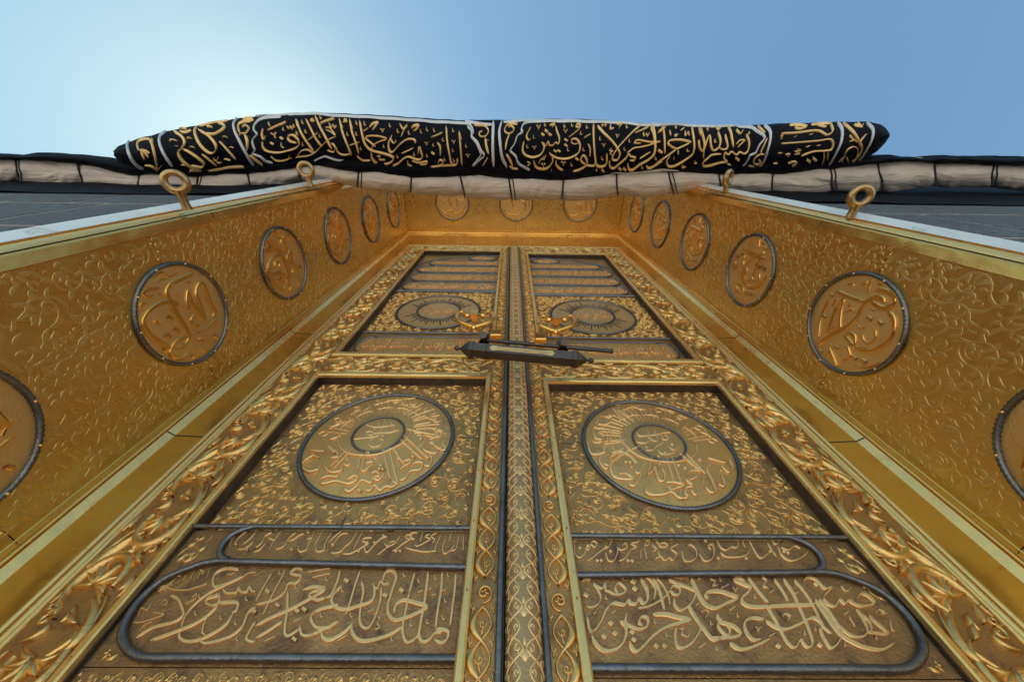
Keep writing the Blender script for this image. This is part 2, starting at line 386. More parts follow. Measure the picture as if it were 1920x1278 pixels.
def acanthus(L, Wd, P, seed=1, seg=8):
    """deep running scroll along s in 0..L, across v in -W/2..W/2: cups holding flowers, broad twisting ribbons, seed pods"""
    out = []; R = random.Random(seed); n = max(1, int(round(L/P))); P = L/n; H = Wd/2
    t = np.linspace(0, L, max(8, n*16))
    out.append((np.stack([t, .70*H*np.cos(np.pi*t/P+.2)], 1), Wd*(.028+.020*np.abs(np.sin(np.pi*t/P))), .6))
    for i in range(n):
        sg = -1 if i % 2 else 1; s0 = (i+.5)*P; c = (s0, -sg*.12*H); e = sg*H
        r0 = R.uniform(-.12, .12)
        a = (np.linspace(-.72, .62, 18)+r0)*np.pi+(0 if sg > 0 else np.pi)
        rr = np.linspace(.47, .36, 18)*P
        out.append((np.stack([c[0]+rr*np.cos(a), c[1]+rr*np.sin(a)*Wd/P*.80], 1), Wd*.072*(.22+np.sin(np.linspace(.1, 2.95, 18))**.8), .95))
        fa = (.25 if sg > 0 else math.pi+.25)+r0*2
        for k in range(6):
            kk = (k-2.5)/2.5; a_ = fa+kk*1.45
            out.append(arc_leaf((c[0]-.06*P*math.cos(fa), c[1]-.06*P*math.sin(fa)), a_, .34*P*(1-.15*abs(kk)), kk*.9, Wd*.060, seg, 1.25-.25*abs(kk)))
        # broad twisting ribbon leaf and its thin partner
        out.append(arc_leaf((s0-.86*P, e*.80), .10*sg, .78*P, -sg*1.25, Wd*.092, 14, 1.0))
        out.append(arc_leaf((s0-.80*P, e*.90), -.02*sg, .66*P, -sg*.55, Wd*.028, 12, .8))
        out.append(arc_leaf((s0-.30*P, -e*.92), .05*sg, .66*P, sg*.35, Wd*.035, 10, .7))
        # pods
        for (ds, dv, an, l, bd, w) in ((.32, .62, 2.5, .26, -.9, .062), (.46, .30, 2.9, .24, -1., .055), (.58, .02, -2.7, .24, 1., .058), (.40, -.55, -2.2, .24, .9, .050),
                                       (-.42, -.45, -.7, .26, .9, .055), (-.52, -.05, .3, .22, -.9, .050), (.10, .86, 2.9, .28, .5, .042), (-.12, .80, .3, .20, -.8, .035)):
            out.append(arc_leaf((s0+(ds+R.uniform(-.04, .04))*P, dv*e), an*sg+R.uniform(-.25, .25), l*P*1.15, bd*sg, Wd*w, seg, R.uniform(.75, 1.05)))
        out.append(spiral((s0+.5*P, e*.62), .10*P, R.uniform(0, 6), 1.1, sg, Wd*.030, 12, hf=.75)); out.append(spiral((s0-.35*P, -e*.80), .08*P, R.uniform(0, 6), 1.1, -sg, Wd*.026, 12, hf=.7))
    return [s_ for s_ in out if (np.abs(s_[0][:, 1]) < H*1.03).all() and s_[0][:, 0].min() > -.001 and s_[0][:, 0].max() < L+.001]
def vines(u0, u1, v0, v1, d, ok, seed, w=.0030):
    """fine wandering vines: thin open scrolls with slender pods, on bare ground"""
    R = random.Random(seed); out = []
    nu = max(1, int(round((u1-u0)/d))); nv = max(1, int(round((v1-v0)/(d*.86)))); du = (u1-u0)/nu; dv = (v1-v0)/nv
    for j in range(-1, nv+1):
        for i in range(-1, nu+1):
            c = (u0+(i+.5)*du+(.5*du if j % 2 else 0)+R.uniform(-.12, .12)*d, v0+(j+.5)*dv+R.uniform(-.12, .12)*d)
            sg = R.choice((1, -1)); a0 = R.uniform(0, 6.28); r0 = d*R.uniform(.44, .56)
            s_ = spiral(c, r0, a0, R.uniform(.95, 1.25), sg, w, 20, R.uniform(.10, .3)); out.append(s_); P = s_[0]
            out.append(arc_leaf(tuple(P[0]), a0-sg*1.45, d*.75, sg*R.uniform(.9, 1.8), w*1.0, 9, .7))
            out += palmette(tuple(P[-1]), math.atan2(P[-1][1]-P[-2][1], P[-1][0]-P[-2][0]), d*.36, 3, 1.3, .19, 7)
            for k in (2, 6, 10, 13):
                if R.random() < .2: continue
                T = P[k+1]-P[k]; at = math.atan2(T[1], T[0]); sd = R.choice((1, -1))
                if R.random() < .75: out += palmette(tuple(P[k]), at+sd*.9, d*R.uniform(.30, .44), 3, 1.1, .19, 7)
                else: out.append(spiral((P[k][0]+.13*d*math.cos(at+sd*1.3), P[k][1]+.13*d*math.sin(at+sd*1.3)), d*.13, at-sd*1.5, .8, sd, w*.85, 9, .2))
    S_ = [s_ for s_ in out if s_[0][:, 0].min() > u0 and s_[0][:, 0].max() < u1 and s_[0][:, 1].min() > v0 and s_[0][:, 1].max() < v1 and ok(s_[0][0]) and ok(s_[0][len(s_[0])//2]) and ok(s_[0][-1])]
    S_.sort(key=lambda s_: len(s_[0]) < 18)
    return pack(S_, u0, v0, u1, v1, .0016, .50)
def braid(L, Wd, P):
    """lengths of two twisting ribbons, each ending in a round scroll"""
    out = []; R = random.Random(9); n = int(round(L/P)); P = L/n
    for i in range(n):
        s0 = i*P; T_ = .74*P; t = np.linspace(0, T_, 34)
        for sg in (1, -1):
            ph = 3*np.pi*t/T_; v = sg*.34*Wd*np.sin(ph)
            w = Wd*(.030+.120*np.clip(sg*np.sin(ph+.45), 0, 1)**1.3+.020)
            out.append((np.stack([s0+.02*P+t, v], 1), w, 1.0+.18*sg))
        c = (s0+.875*P, 0)
        out.append(spiral(c, .36*Wd, math.pi*1.0, 1.35, 1, Wd*.065, 26, .15, hf=.9))
        out += palmette((c[0], 0), R.uniform(0, 6), .22*Wd, 4, 4.4, .20, 6)
        for k in range(3):
            sc_ = s0+(.02+(k+.5)*.74/3)*P; s2 = 1 if k % 2 else -1
            out.append(spiral((sc_, .02*Wd*s2), .16*Wd, 1.5*s2, 1.1, s2, Wd*.036, 12, hf=.6)); out.append(arc_leaf((sc_-.09*P, -.05*Wd*s2), .5*s2, .13*P, -1.1*s2, Wd*.055, 6, .55))
        for k in range(4):
            sn = s0+(.02+k*.74/3)*P
            for s2 in (1, -1):
                out.append(spiral((sn, .36*Wd*s2), .09*Wd, 1.5*s2, 1.0, s2, Wd*.036, 9, hf=.6))
                out.append(arc_leaf((sn-.05*P, .40*Wd*s2), .1*s2, .07*P, -.9*s2, Wd*.045, 6, .6)); out.append(arc_leaf((sn+.05*P, .42*Wd*s2), math.pi-.4*s2, .06*P, .9*s2, Wd*.04, 6, .55))
    return out
def damask(L, Wd, P):
    out = []; n = int(round(L/P)); P = L/n; t = np.linspace(0, L, n*14)
    for sg in (1, -1):
        for ph, am, w in ((0, .17, .020), (math.pi, .12, .015)):
            v = sg*(.20*Wd+am*Wd*np.cos(2*np.pi*t/P+ph)); out.append((np.stack([t, v], 1), np.full(len(t), Wd*w), 1+.06*sg+.1*am))
    for i in range(n):
        s0 = (i+.5)*P
        out.append(arc_leaf((s0-.30*P, 0), 0, .30*P, 0, Wd*.050, 8, 1.1)); out.append(arc_leaf((s0+.04*P, 0), 0, .24*P, 0, Wd*.030, 7, 1.15))
        for sg in (1, -1):
            for (ds, dv, r, a0, q) in ((0, .12, .07, 0, 1), (.25, .26, .075, 2, -1), (.5, .14, .065, 3.1, -1), (.75, .34, .08, 1, 1), (.5, .40, .06, 4, -1), (.05, .38, .07, 2, 1)):
                out.append(spiral((s0+ds*P, sg*dv*Wd), r*Wd, a0*sg, 1.0, sg*q, Wd*.017, 10, hf=.9+.05*dv))
            out.append(arc_leaf((s0-.2*P, sg*.05*Wd), sg*.9, .26*P, -sg*1.2, Wd*.022, 6, .95)); out.append(arc_leaf((s0+.3*P, sg*.3*Wd), sg*.4, .2*P, -sg*1.2, Wd*.022, 6, .9))
    return out
def place(g, strokes, fn, h, prof='round', sub=1, jit=.10):
    """fn(points (n,2)) -> (positions (n,3), normals (n,3))"""
    for q, w, hf in strokes:
        if len(q) < 2: continue
        P, N = fn(q)
        T = np.gradient(q, axis=0); T /= np.linalg.norm(T, axis=1)[:, None]+1e-12
        nrm = np.stack([-T[:, 1], T[:, 0]], 1)
        e = 1e-4
        P2, _ = fn(q+nrm*e)
        B = (P2-P)/e*np.asarray(w)[:, None]
        g.ribbon(P, B, N, h*hf*(1+rnd.uniform(-jit, jit)), prof)

# ------------------------------------------------------------------ tracing language for lettering
def parse(txt, ox, oy, k):
    """-> list of (points px, half widths px). rows: '<width> x,y x,y ...' or a mark letter with positions"""
    out = []
    for line in txt.replace(';', '\n').split('\n'):
        tk = line.split()
        if not tk: continue
        P = np.array([[float(a) for a in q.split(',')] for q in tk[1:]])
        if tk[0] in 'dcvhq':
            for x, y in P:
                if tk[0] == 'd': out.append((np.array([(x-15, y-11), (x, y), (x+15, y+11)]), np.array([13., 13, 13]), 1))
                if tk[0] == 'q': out.append((np.array([(x-9, y-7), (x, y), (x+9, y+7)]), np.array([8., 8, 8]), 1))
                if tk[0] == 'c': out.append((cr([(x-4, y-20), (x-7, y), (x, y+15), (x+10, y+6)], 3), np.array([2, 3, 4, 5, 5.5, 5.5, 5, 4, 3, 2.])*.9, 0))
                if tk[0] == 'v': out.append((cr([(x-22, y-6), (x-10, y-14), (x, y+20), (x+8, y-6), (x+20, y-14)], 3), np.full(13, 3.6), 0))
                if tk[0] == 'h': out.append((cr([(x-20, y-12), (x-14, y+6), (x-3, y-6), (x+3, y+8), (x+14, y-4), (x+20, y-18)], 3), np.full(16, 4.), 0))
            continue
        w = float(tk[0])
        Q = cr(P, 6); n = len(Q)
        T = np.gradient(Q, axis=0); T /= np.linalg.norm(T, axis=1)[:, None]+1e-9
        nib = np.abs(T[:, 0]*math.sin(1.05)+T[:, 1]*math.cos(1.05))
        seglen = np.concatenate([[0], np.cumsum(np.linalg.norm(np.diff(Q, axis=0), axis=1))]); L = seglen[-1]
        tap = np.clip(np.minimum(seglen/(w*.9+1e-6), (L-seglen)/(w*1.6+1e-6)), 0, 1)**.6*.75+.25
        out.append((Q, .5*w*(.48+.68*nib)*tap, 0))
    res = []
    for Q, w, dm in out:
        res.append((Q/k+np.array([ox, oy]), w/k, dm))
    return res
def letters(g, strokes, fn, h, prof='bar', jit=.12):
    """strokes in px; fn(px) -> position, normal. Both edges of a stroke are laid on the surface"""
    for Q, w, dm in strokes:
        T = np.gradient(Q, axis=0); T /= np.linalg.norm(T, axis=1)[:, None]+1e-9
        nrm = np.stack([-T[:, 1], T[:, 0]], 1)
        L, _ = fn(Q+nrm*w[:, None]); R_, _ = fn(Q-nrm*w[:, None]); C, N = fn(Q)
        if dm:
            e = T*w[:, None]*0
        B = (L-R_)/2; 
        ok = np.linalg.norm(B, axis=1) < .2
        if not ok.all(): continue
        g.ribbon((L+R_)/2, B, N, h*(1+rnd.uniform(-jit, jit)), prof)

# ================================================================== THE SETTING
gm = bpy.data.meshes.new('marble_floor')
gm.from_pydata([(-1500, -1500, 0), (1500, -1500, 0), (1500, 1500, 0), (-1500, 1500, 0)], [], [(0, 1, 2, 3)])
gm.materials.append(MARBLE); go = bpy.data.objects.new('marble_floor', gm); COL.objects.link(go); go['kind'] = 'structure'

# granite wall either side of the opening, block by block
wall = thing('stone_wall', 'dark blue grey granite block wall with pale mortar joints beside the golden frame', 'wall', (0, -.3, -2.8))
g = Geo()
for sx in (-1, 1):
    g.box((sx*1.47, -.7005, -2.85), (sx*7.2, 0, 14.)) 
g.box((-1.47, -.60, 5.25), (1.47, 0, 14.)); g.box((-1.47, -.62, -2.85), (1.47, 0, -.62))
obj('mortar_bed', g, MORTAR, wall, smooth=False)
zr = [-2.85, -2.15, -1.42, -.70, .04, .77, 1.475, 2.095, 2.80, 3.5]
for sx in (-1, 1):
    for j in range(len(zr)-1):
        x = 1.47 if j % 2 else 1.02
        while x < 7.0:
            x2 = x+1.15+.12*math.sin(j*3.1+x)
            a, b = max(x, 1.475)+.016, min(x2, 7.15)-.016
            if b-a > .1 and (a < 4.4 or j > 3):
                g = Geo(); y0 = -.7035-.001*rnd.random(); b_ = .006
                xx = [a, a+b_, b-b_, b]; zz = [zr[j]+.017, zr[j]+.017+b_, zr[j+1]-.017-b_, zr[j+1]-.017]
                P = np.array([[(sx*u, (y0 if 0 < i < 3 and 0 < k < 3 else y0+.006), v) for k, v in enumerate(zz)] for i, u in enumerate(xx)])
                g.quadgrid(P); obj('stone_block', g, GRANITE, wall, smooth=False)
            x = x2

# the great black cloth that hangs on the wall above the rolled edge; its lowest strip stands in for the roll's shadow
g = Geo()
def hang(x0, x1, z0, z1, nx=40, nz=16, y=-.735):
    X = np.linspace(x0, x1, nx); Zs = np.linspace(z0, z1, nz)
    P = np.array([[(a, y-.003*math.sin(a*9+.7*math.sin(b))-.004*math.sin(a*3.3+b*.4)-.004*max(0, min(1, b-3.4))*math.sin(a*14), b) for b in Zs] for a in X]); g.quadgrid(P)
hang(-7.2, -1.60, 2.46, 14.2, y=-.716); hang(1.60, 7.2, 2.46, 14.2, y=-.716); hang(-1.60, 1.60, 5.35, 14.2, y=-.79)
root_mesh('wall_cloth_with_shade', g, BLACK, 'black silk cloth hanging flat on the stone wall above the rolled edge, its lowest strip standing in for shadow under the roll', 'cloth')

# ================================================================== DOOR SURROUND
sur = thing('door_surround', 'deep golden door surround with engraved side panels and rope ringed medallions', 'door frame', (0, -.3, -.6))
ZB, ZT = -.60, 4.84
def sweep(g, prof, zmap, zb=ZB):
    """profile (q, y) carried up the left side, across the top and down the right with mitred corners"""
    P = []
    for q, y in prof:
        P.append([(-q, y, zb), (-q, y, zmap(q)), (q, y, zmap(q)), (q, y, zb)])
    P = np.array(P)
    for k in range(3):
        g.quadgrid(P[:, k:k+2])
ztop_o = lambda q: ZT+(q-1.40)
def bead(q0, q1, y0, y1, bulge, n=6, ny=-1):
    a = np.linspace(0, np.pi, n)
    return [(q0+(q1-q0)*(1-math.cos(t))/2, y0+(y1-y0)*(1-math.cos(t))/2+ny*bulge*math.sin(t)) for t in a]
# outer mouldings, one strip each
for nm, pr, mt in (('inner_edge_band', [(1.400, -.690), (1.398, -.692), (1.404, -.724), (1.407, -.7275)], G_POL),
                   ('cove', [(1.407, -.7275), (1.409, -.7285), (1.417, -.7275), (1.420, -.729)], G_POL),
                   ('outer_bead', bead(1.420, 1.438, -.732, -.744, .006, 7), G_MIR),
                   ('groove', [(1.438, -.744), (1.439, -.738), (1.447, -.742), (1.448, -.752)], G_POL),
                   ('front_plate', [(1.448, -.752), (1.449, -.7535), (1.4985, -.770), (1.5, -.768), (1.5, -.66)], PALE)):
    g = Geo(); sweep(g, pr, ztop_o); obj(nm, g, mt, sur, smooth=False)
# inner mouldings round the doors
zi = lambda q: float(np.interp(q, [1.205, 1.226, 1.335, 1.354, 1.40], [4.10, 4.15, 4.64, 4.70, ZT]))
for nm, pr, mt in (('inner_bead', bead(1.209, 1.225, .004, .004, .008, 8), G_MIR),
                   ('amber_band', [(1.226, .010), (1.2265, .0035), (1.3345, -.0025)], G_POL),
                   ('light_band', [(1.3345, -.0025), (1.3545, -.0225)], G_MIR),
                   ('quirk', [(1.3545, -.0225), (1.3570, -.0230), (1.3575, -.019), (1.3640, -.018)], G_POL),
                   ('panel_bead', bead(1.364, 1.382, -.020, -.022, .008, 7), G_POL),
                   ('panel_stop', [(1.382, -.022), (1.384, -.026), (1.3985, -.0275), (1.400, -.030)], G_POL)):
    g = Geo(); sweep(g, pr, zi); obj(nm, g, mt, sur, smooth=False)
# hair-line joints where lengths of moulding meet
g = Geo()
for sx in (-1, 1):
    for z, dz in ((.31, 0), (1.035, 0), (1.9, 0), (3.1, 0)):
        for q0, y0, q1, y1 in ((1.2270, .0034, 1.3345, -.0026), (1.3345, -.0028, 1.3545, -.0227)):
            n_ = np.array([-(y1-y0), 0, (q1-q0)]); 
            a = np.array([sx*q0, y0-.0005, z]); b = np.array([sx*q1, y1-.0005, z])
            g = Geo(); g.add([a, b, b+[0, 0, .004], a+[0, 0, .004]], [(0, 1, 2, 3)])
            g.v[-1][:, 1] -= .0006; g.v[-1][:, 0] -= sx*.0008; obj('joint_line', g, RECESS, sur, smooth=False)
    z = 1.70
    for q0, y0, q1, y1 in ((1.404, -.724, 1.400, -.694), (1.436, -.7435, 1.421, -.734)):
        a = np.array([sx*q0, y0, z]); b = np.array([sx*q1, y1, z]); 
        g = Geo(); g.add([a, b, b+[0, 0, .004], a+[0, 0, .004]], [(0, 1, 2, 3)]); g.v[-1][:, 0] -= sx*.0012; g.v[-1][:, 1] -= .001; obj('joint_line', g, RECESS, sur, smooth=False)
# casing behind everything
g = Geo()
for p0, p1 in (((-1.46, -.66, ZB), (-1.412, .12, ZT+.06)), ((1.412, -.66, ZB), (1.46, .12, ZT+.06)), ((-1.46, -.66, ZT+.0125), (1.46, .12, ZT+.35)), ((-1.46, -.70, ZB-.03), (1.46, .12, ZB)), ((-1.412, .10, ZB), (1.412, .12, ZT+.012)), ((-1.412, .012, 4.105), (1.412, .10, 4.20))):
    g = Geo(); g.box(p0, p1); obj('casing_board', g, RECESS, sur, smooth=False)

ZS = {-1: [-.149, .5987, 1.3634, 2.106, 2.860, 3.602, 4.345], 1: [-.145, .5916, 1.340, 2.074, 2.804, 3.531, 4.262]}
YM, RM = -.369, .209
def jfn(sx, off=.0):
    def f(q): return np.stack([np.full(len(q), sx*(1.400-off)), q[:, 0], q[:, 1]], 1), np.tile([-sx*1., 0, 0], (len(q), 1))
    return f
def rope(g, c, R, r, axis_u, axis_v, nrm, off=.0, n=150, lobes=2, tw=None):
    N = int(2*np.pi*R/(5.6*r)); n = N*11; a = np.arange(n)/n*2*np.pi
    P = np.asarray(c)+R*(np.cos(a)[:, None]*np.asarray(axis_u)+np.sin(a)[:, None]*np.asarray(axis_v))+np.asarray(nrm)*off
    g.tube(P, r, 9, closed=True, twist=a*N, lobes=3, amp=.27)
def disc(g, c, R, eu, ev, nrm, off, dome=0., n=48, m=6):
    P = []
    for k in range(m+1):
        rr = R*k/m+1e-5; a = np.arange(n)/n*2*np.pi
        P.append(np.asarray(c)+rr*(np.cos(a)[:, None]*np.asarray(eu)+np.sin(a)[:, None]*np.asarray(ev))+np.asarray(nrm)*(off+dome*(1-(rr/R)**2)))
    g.quadgrid(np.array(P), closev=True)
seedk = 10
for sx in (-1, 1):
    zs = ZS[sx]; ed = [ZB]+zs+[ZT]
    okf = lambda p: all((p[0]-YM)**2+(p[1]-c)**2 > (RM+.012)**2 for c in zs)
    stj = brocade(-.685, -.036, ZB+.004, ZT-.004, .118, okf, 11+sx)
    for i in range(len(ed)-1):
        z0, z1 = ed[i]+.0015, ed[i+1]-.0015
        g = Geo(); g.box((sx*1.400, -.6895, z0), (sx*1.412, -.0305, z1)); pn = obj('jamb_panel', g, G_SHEET, sur, smooth=False)
        if z1-z0 < .1: continue
        st = [s_ for s_ in stj if ed[i] <= s_[0][:, 1].mean() < ed[i+1]]
        g = Geo(); place(g, st, jfn(sx), .0009, 'flat', jit=.25); obj('engraved_scrollwork', g, G_ETCH, pn, kind='stuff', smooth=False)
        # rivets beside the joint
        g = Geo()
        for c in ([ed[i+1]] if i < len(ed)-2 else []):
            for dy in (.235, .262, .295, -.235, -.262, -.295):
                g.ball((sx*1.3995, YM+dy, c-.006*(1 if int(abs(dy)*1000) % 2 else -1)), .0045, 8, .6, (-sx, 0, 0))
        if g.v: obj('rivets', g, G_MIR, pn, kind='stuff')
# soffit panels over the door, with their medallions
LX = [-.79, .03, .85]
xe = [-1.40, -.79, .03, .85, 1.40]
for i in range(4):
    g = Geo(); g.box((xe[i]+.0015, -.6895, ZT), (xe[i+1]-.0015, -.0305, ZT+.012)); pn = obj('soffit_panel', g, G_SHEET, sur, smooth=False)
    okf = lambda p: all((p[0]-c)**2+(p[1]-YM)**2 > (RM+.014)**2 for c in LX)
    st = brocade(xe[i]+.003, xe[i+1]-.003, -.685, -.036, .11, okf, 60+i)
    g = Geo(); place(g, st, lambda q: (np.stack([q[:, 0], q[:, 1], np.full(len(q), ZT)], 1), np.tile([0, 0, -1.], (len(q), 1))), .0011, 'flat', jit=.35)
    obj('engraved_scrollwork', g, G_ETCH, pn, kind='stuff', smooth=False)

MED = {}
# lettering traced on the jamb medallions (frame of reference: one photograph tile per text)
MED[(-1, 1)] = ((0, 360, 3.994), '''
30 1440,612 1350,650 1270,690 1245,750 1285,850 1330,930 1380,1010 1410,1080 1385,1140 1320,1170
20 1400,730 1395,800 1410,880 ; 24 1400,735 1430,830 1480,900 1530,965 ; 22 1530,965 1500,870 1465,760 1480,690 1520,700 1560,800 1600,890 1620,885
30 1330,850 1270,820 1180,840 1100,900 1068,970 1110,1060 1200,1130 1290,1180
20 1400,1085 1320,1110 1270,1180 1290,1230 1350,1240 1410,1190
16 1190,715 1100,735 1065,765 1100,785 1140,775
13 1460,905 1425,950 1450,1000 1490,1000 ; 13 1440,1065 1530,1020 1625,940 ; 9 1150,985 1160,960 1185,990 1215,965
9 1050,860 1060,830 1090,835 ; 9 1130,640 1210,600 1255,630 1325,610 ; 9 1170,670 1210,650 1235,650 ; 9 1310,760 1335,745
9 1490,1090 1500,1120 1530,1110 ; 9 1600,900 1590,930 1600,905 1618,870 ; 9 1510,1170 1530,1200 1555,1190 ; 9 1370,1225 1400,1190
d 1270,945 1320,1035 1255,1078 ; q 1560,820 1610,1080 1440,1235 1230,1190 1200,770 1410,680''')
MED[(1, 1)] = ((1440, 360, 3.994), '''
30 815,740 880,738 945,775 950,830 900,868 840,860 780,812 ; 34 880,830 850,795 790,800 740,830 700,880 660,950 590,1010 500,1060 420,1110 380,1150
24 520,740 600,780 720,820 ; 22 570,795 510,880 450,1040 ; 20 575,800 552,900 545,1000 565,1030 ; 14 450,1045 515,1008
11 460,800 405,930 380,1110 ; 11 520,790 490,850 ; 28 905,890 950,960 940,1060 880,1140 780,1188 690,1175 655,1150
20 575,1070 620,1120 650,1150 655,1080 610,1055 590,1090 ; 12 715,1070 725,1110 765,1135 810,1090 812,1030 ; 10 680,1000 700,1020 730,1015
9 600,690 640,690 645,710 ; 9 705,690 735,690 740,665 ; 11 780,655 765,700 750,755 ; 9 830,680 845,695 860,685 ; 9 605,850 630,840 620,880 640,880 580,900
13 465,1160 480,1200 520,1300 ; 15 600,1150 620,1230 570,1260 ; 11 430,1230 490,1170 ; 12 660,1290 740,1310 850,1280
d 765,945 845,978 650,1240 720,1262 ; q 480,770 430,930 520,1160 790,880 400,1190''')
MED[(-1, 2)] = ((480, 360, 3.994), '''
24 85,350 130,410 215,465 ; 18 200,325 215,400 228,465 ; 26 185,470 225,545 245,620 240,680 260,700 ; 22 190,470 150,475 108,510 92,560 105,640 150,700 200,725
16 250,430 262,500 290,560 320,610 ; 16 250,430 232,500 270,540 ; 9 140,560 140,520 170,530 170,560 ; 15 230,690 212,720 240,740 260,700
9 160,340 185,350 180,380 ; 9 125,320 130,310 150,320 ; 9 60,435 75,470 ; 8 300,440 310,470 ; 11 280,570 270,600 290,620 ; 9 310,680 325,710
d 178,610 212,628 187,663 108,432 ; q 72,448 300,300 250,330 330,560 150,300 140,620 320,640''')
MED[(1, 2)] = ((960, 360, 3.994), '''
24 1730,430 1800,462 1890,500 ; 26 1890,440 1850,530 1800,640 1745,700 ; 13 1745,475 1735,540 1762,590 1735,640 ; 14 1700,620 1760,575
22 1810,490 1755,545 1735,630 1760,700 1810,712 1870,690 1910,620 ; 16 1680,680 1720,710 1730,750 1690,740 1680,690 ; 12 1690,780 1720,800
9 1800,620 1810,660 1850,660 1860,610 ; 10 1860,350 1850,420 ; 9 1780,390 1810,400 ; 9 1680,520 1660,600 ; 9 1770,380 1800,350 ; 9 1870,380 1895,385
d 1845,555 1885,572 ; q 1690,480 1670,560 1720,460 1760,760 1790,765 1900,420''')
def jamb_px(sx):
    def f(Q):
        P = on_x(Q[:, 0], Q[:, 1], sx*1.398); return P, np.tile([-sx*1., 0, 0], (len(P), 1))
    return f
med_cache = {}
for sx in (-1, 1):
    for i, z in enumerate(ZS[sx]):
        c = (sx*1.400, YM, z); n_ = (-sx, 0, 0)
        g = Geo(); disc(g, c, RM, (0, 1, 0), (0, 0, 1), n_, .0022, .002); md = obj('medallion', g, G_JDISC, sur)
        g = Geo(); rope(g, c, RM, .0078, (0, 1, 0), (0, 0, 1), n_, .006, n=220); obj('rope_ring', g, PEWTER, md)
        g = Geo()
        for k in range(10):
            a = (k+.35)*2*np.pi/10; g.ball((sx*(1.400-.014), YM+RM*math.cos(a), z+RM*math.sin(a)), .0042, 8, .8, n_)
        obj('rivets', g, G_MIR, md, kind='stuff')
        src = i-1 if (i-1) in (1, 2) else (1 if i in (0, 1) else 2)
        (ox, oy, k), txt = MED[(sx, src)]
        st = parse(txt, ox, oy, k)
        zc = ZS[sx][src+1]
        g = Geo(); letters(g, [(Q, w*1.38, d_) for Q, w, d_ in st], jamb_px(sx), .0068, 'bar'); 
        for v in g.v: v[:, 2] += z-zc
        for v in g.v:
            dy = (v[:, 1]-YM); dz = v[:, 2]-z; rr = np.hypot(dy, dz); k_ = np.minimum(1, .93*RM/np.maximum(rr, 1e-6)); v[:, 1] = YM+dy*k_; v[:, 2] = z+dz*k_
        obj('inscription', g, G_LET2, md, smooth=False)

# three medallions let into the soffit
SOFT = ['14 -150,40 -90,90 -20,60 20,90 90,70 140,20 ; 12 -120,-60 -60,10 -90,40 ; 12 -40,-90 -20,20 ; 12 40,-90 60,30 ; 12 60,-60 120,-40 150,-90 110,-110 ; 12 -110,-90 0,-120 100,-100 ; q -60,120 0,130 60,120 120,100 -20,-30',
        '14 -150,30 -100,90 0,100 60,60 90,-20 40,-60 ; 12 -60,-100 -30,20 20,40 ; 12 100,-90 110,60 ; 12 140,-80 150,20 ; 12 -120,-100 -60,-50 -110,-20 ; q -100,130 -60,135 0,140 60,130 20,-90',
        '14 -160,10 -120,90 -40,100 10,50 -10,-20 -50,-10 -30,40 ; 12 60,-110 70,60 ; 12 110,-60 140,50 90,70 20,60 ; 12 -140,-90 -60,-110 0,-60 ; q -80,-40 40,110 80,115 -60,140 120,-100']
for x, tx in zip(LX, SOFT):
    c = (x, YM, ZT); n_ = (0, 0, -1)
    g = Geo(); disc(g, c, RM, (1, 0, 0), (0, 1, 0), n_, .0022, .002); md = obj('medallion', g, G_JDISC, sur)
    g = Geo(); rope(g, c, RM, .0085, (1, 0, 0), (0, 1, 0), n_, .006); obj('rope_ring', g, PEWTER, md)
    st = parse(tx, 0, 0, 1000.)
    g = Geo(); letters(g, [(Q, w*1.3, d_) for Q, w, d_ in st], lambda Q: (np.stack([x+Q[:, 0]*1.15, YM+Q[:, 1]*1.15+.02, np.full(len(Q), ZT-.004)], 1), np.tile([0, 0, -1.], (len(Q), 1))), .006, 'bar')
    obj('inscription', g, G_LET2, md, smooth=False)

# ================================================================== THE TWO DOOR LEAVES
def zmap(s, z): return z if s < 0 else np.where(np.asarray(z) < 3.90, .98*np.asarray(z)-.008, 3.814+(np.asarray(z)-3.90)/.21*.291)
def zinv(s, z): return z if s < 0 else (np.asarray(z)+.008)/.98
def LP(s, pts, tile, c=0.):
    """traced points of one photograph tile -> leaf coordinates (u, z)"""
    ox, oy, k = tile; Q = np.array(pts, float)/k+np.array([ox, oy]); P = on_y(Q[:, 0], Q[:, 1], c)
    return np.stack([np.abs(P[:, 0]), zinv(s, P[:, 2])], 1)
T1 = (0, 958, 3.994); T2 = (480, 958, 3.994); T6 = (480, 638, 3.994); T4z = (600, 420, 2.667)
big_path = np.vstack([[(.150, .556)], LP(-1, [(1917, 370), (1600, 365), (1400, 418), (1200, 510), (1050, 640), (950, 780), (905, 900), (925, 985), (990, 1055), (1120, 1085), (1500, 1085)], T1, 0), [(.150, .358)]])
small_path = LP(-1, [(1900, 105), (1850, 115), (1750, 155), (1680, 210), (1640, 280), (1650, 330), (1700, 352)], T1, 0)
UF = 0.042                                  # depth of the recessed panels
def afn(s, y, side=(0, -1, 0)):
    def f(q): return np.stack([s*q[:, 0], np.full(len(q), y), zmap(s, q[:, 1])], 1), np.tile(side, (len(q), 1)).astype(float)
    return f
def dome(fu, c, R, hgt):
    def f(q):
        P, N = fu(q); r2 = ((q[:, 0]-c[0])**2+(q[:, 1]-c[1])**2)/R**2; P = P.copy(); P[:, 1] -= hgt*np.clip(1-r2, 0, 1); return P, N
    return f

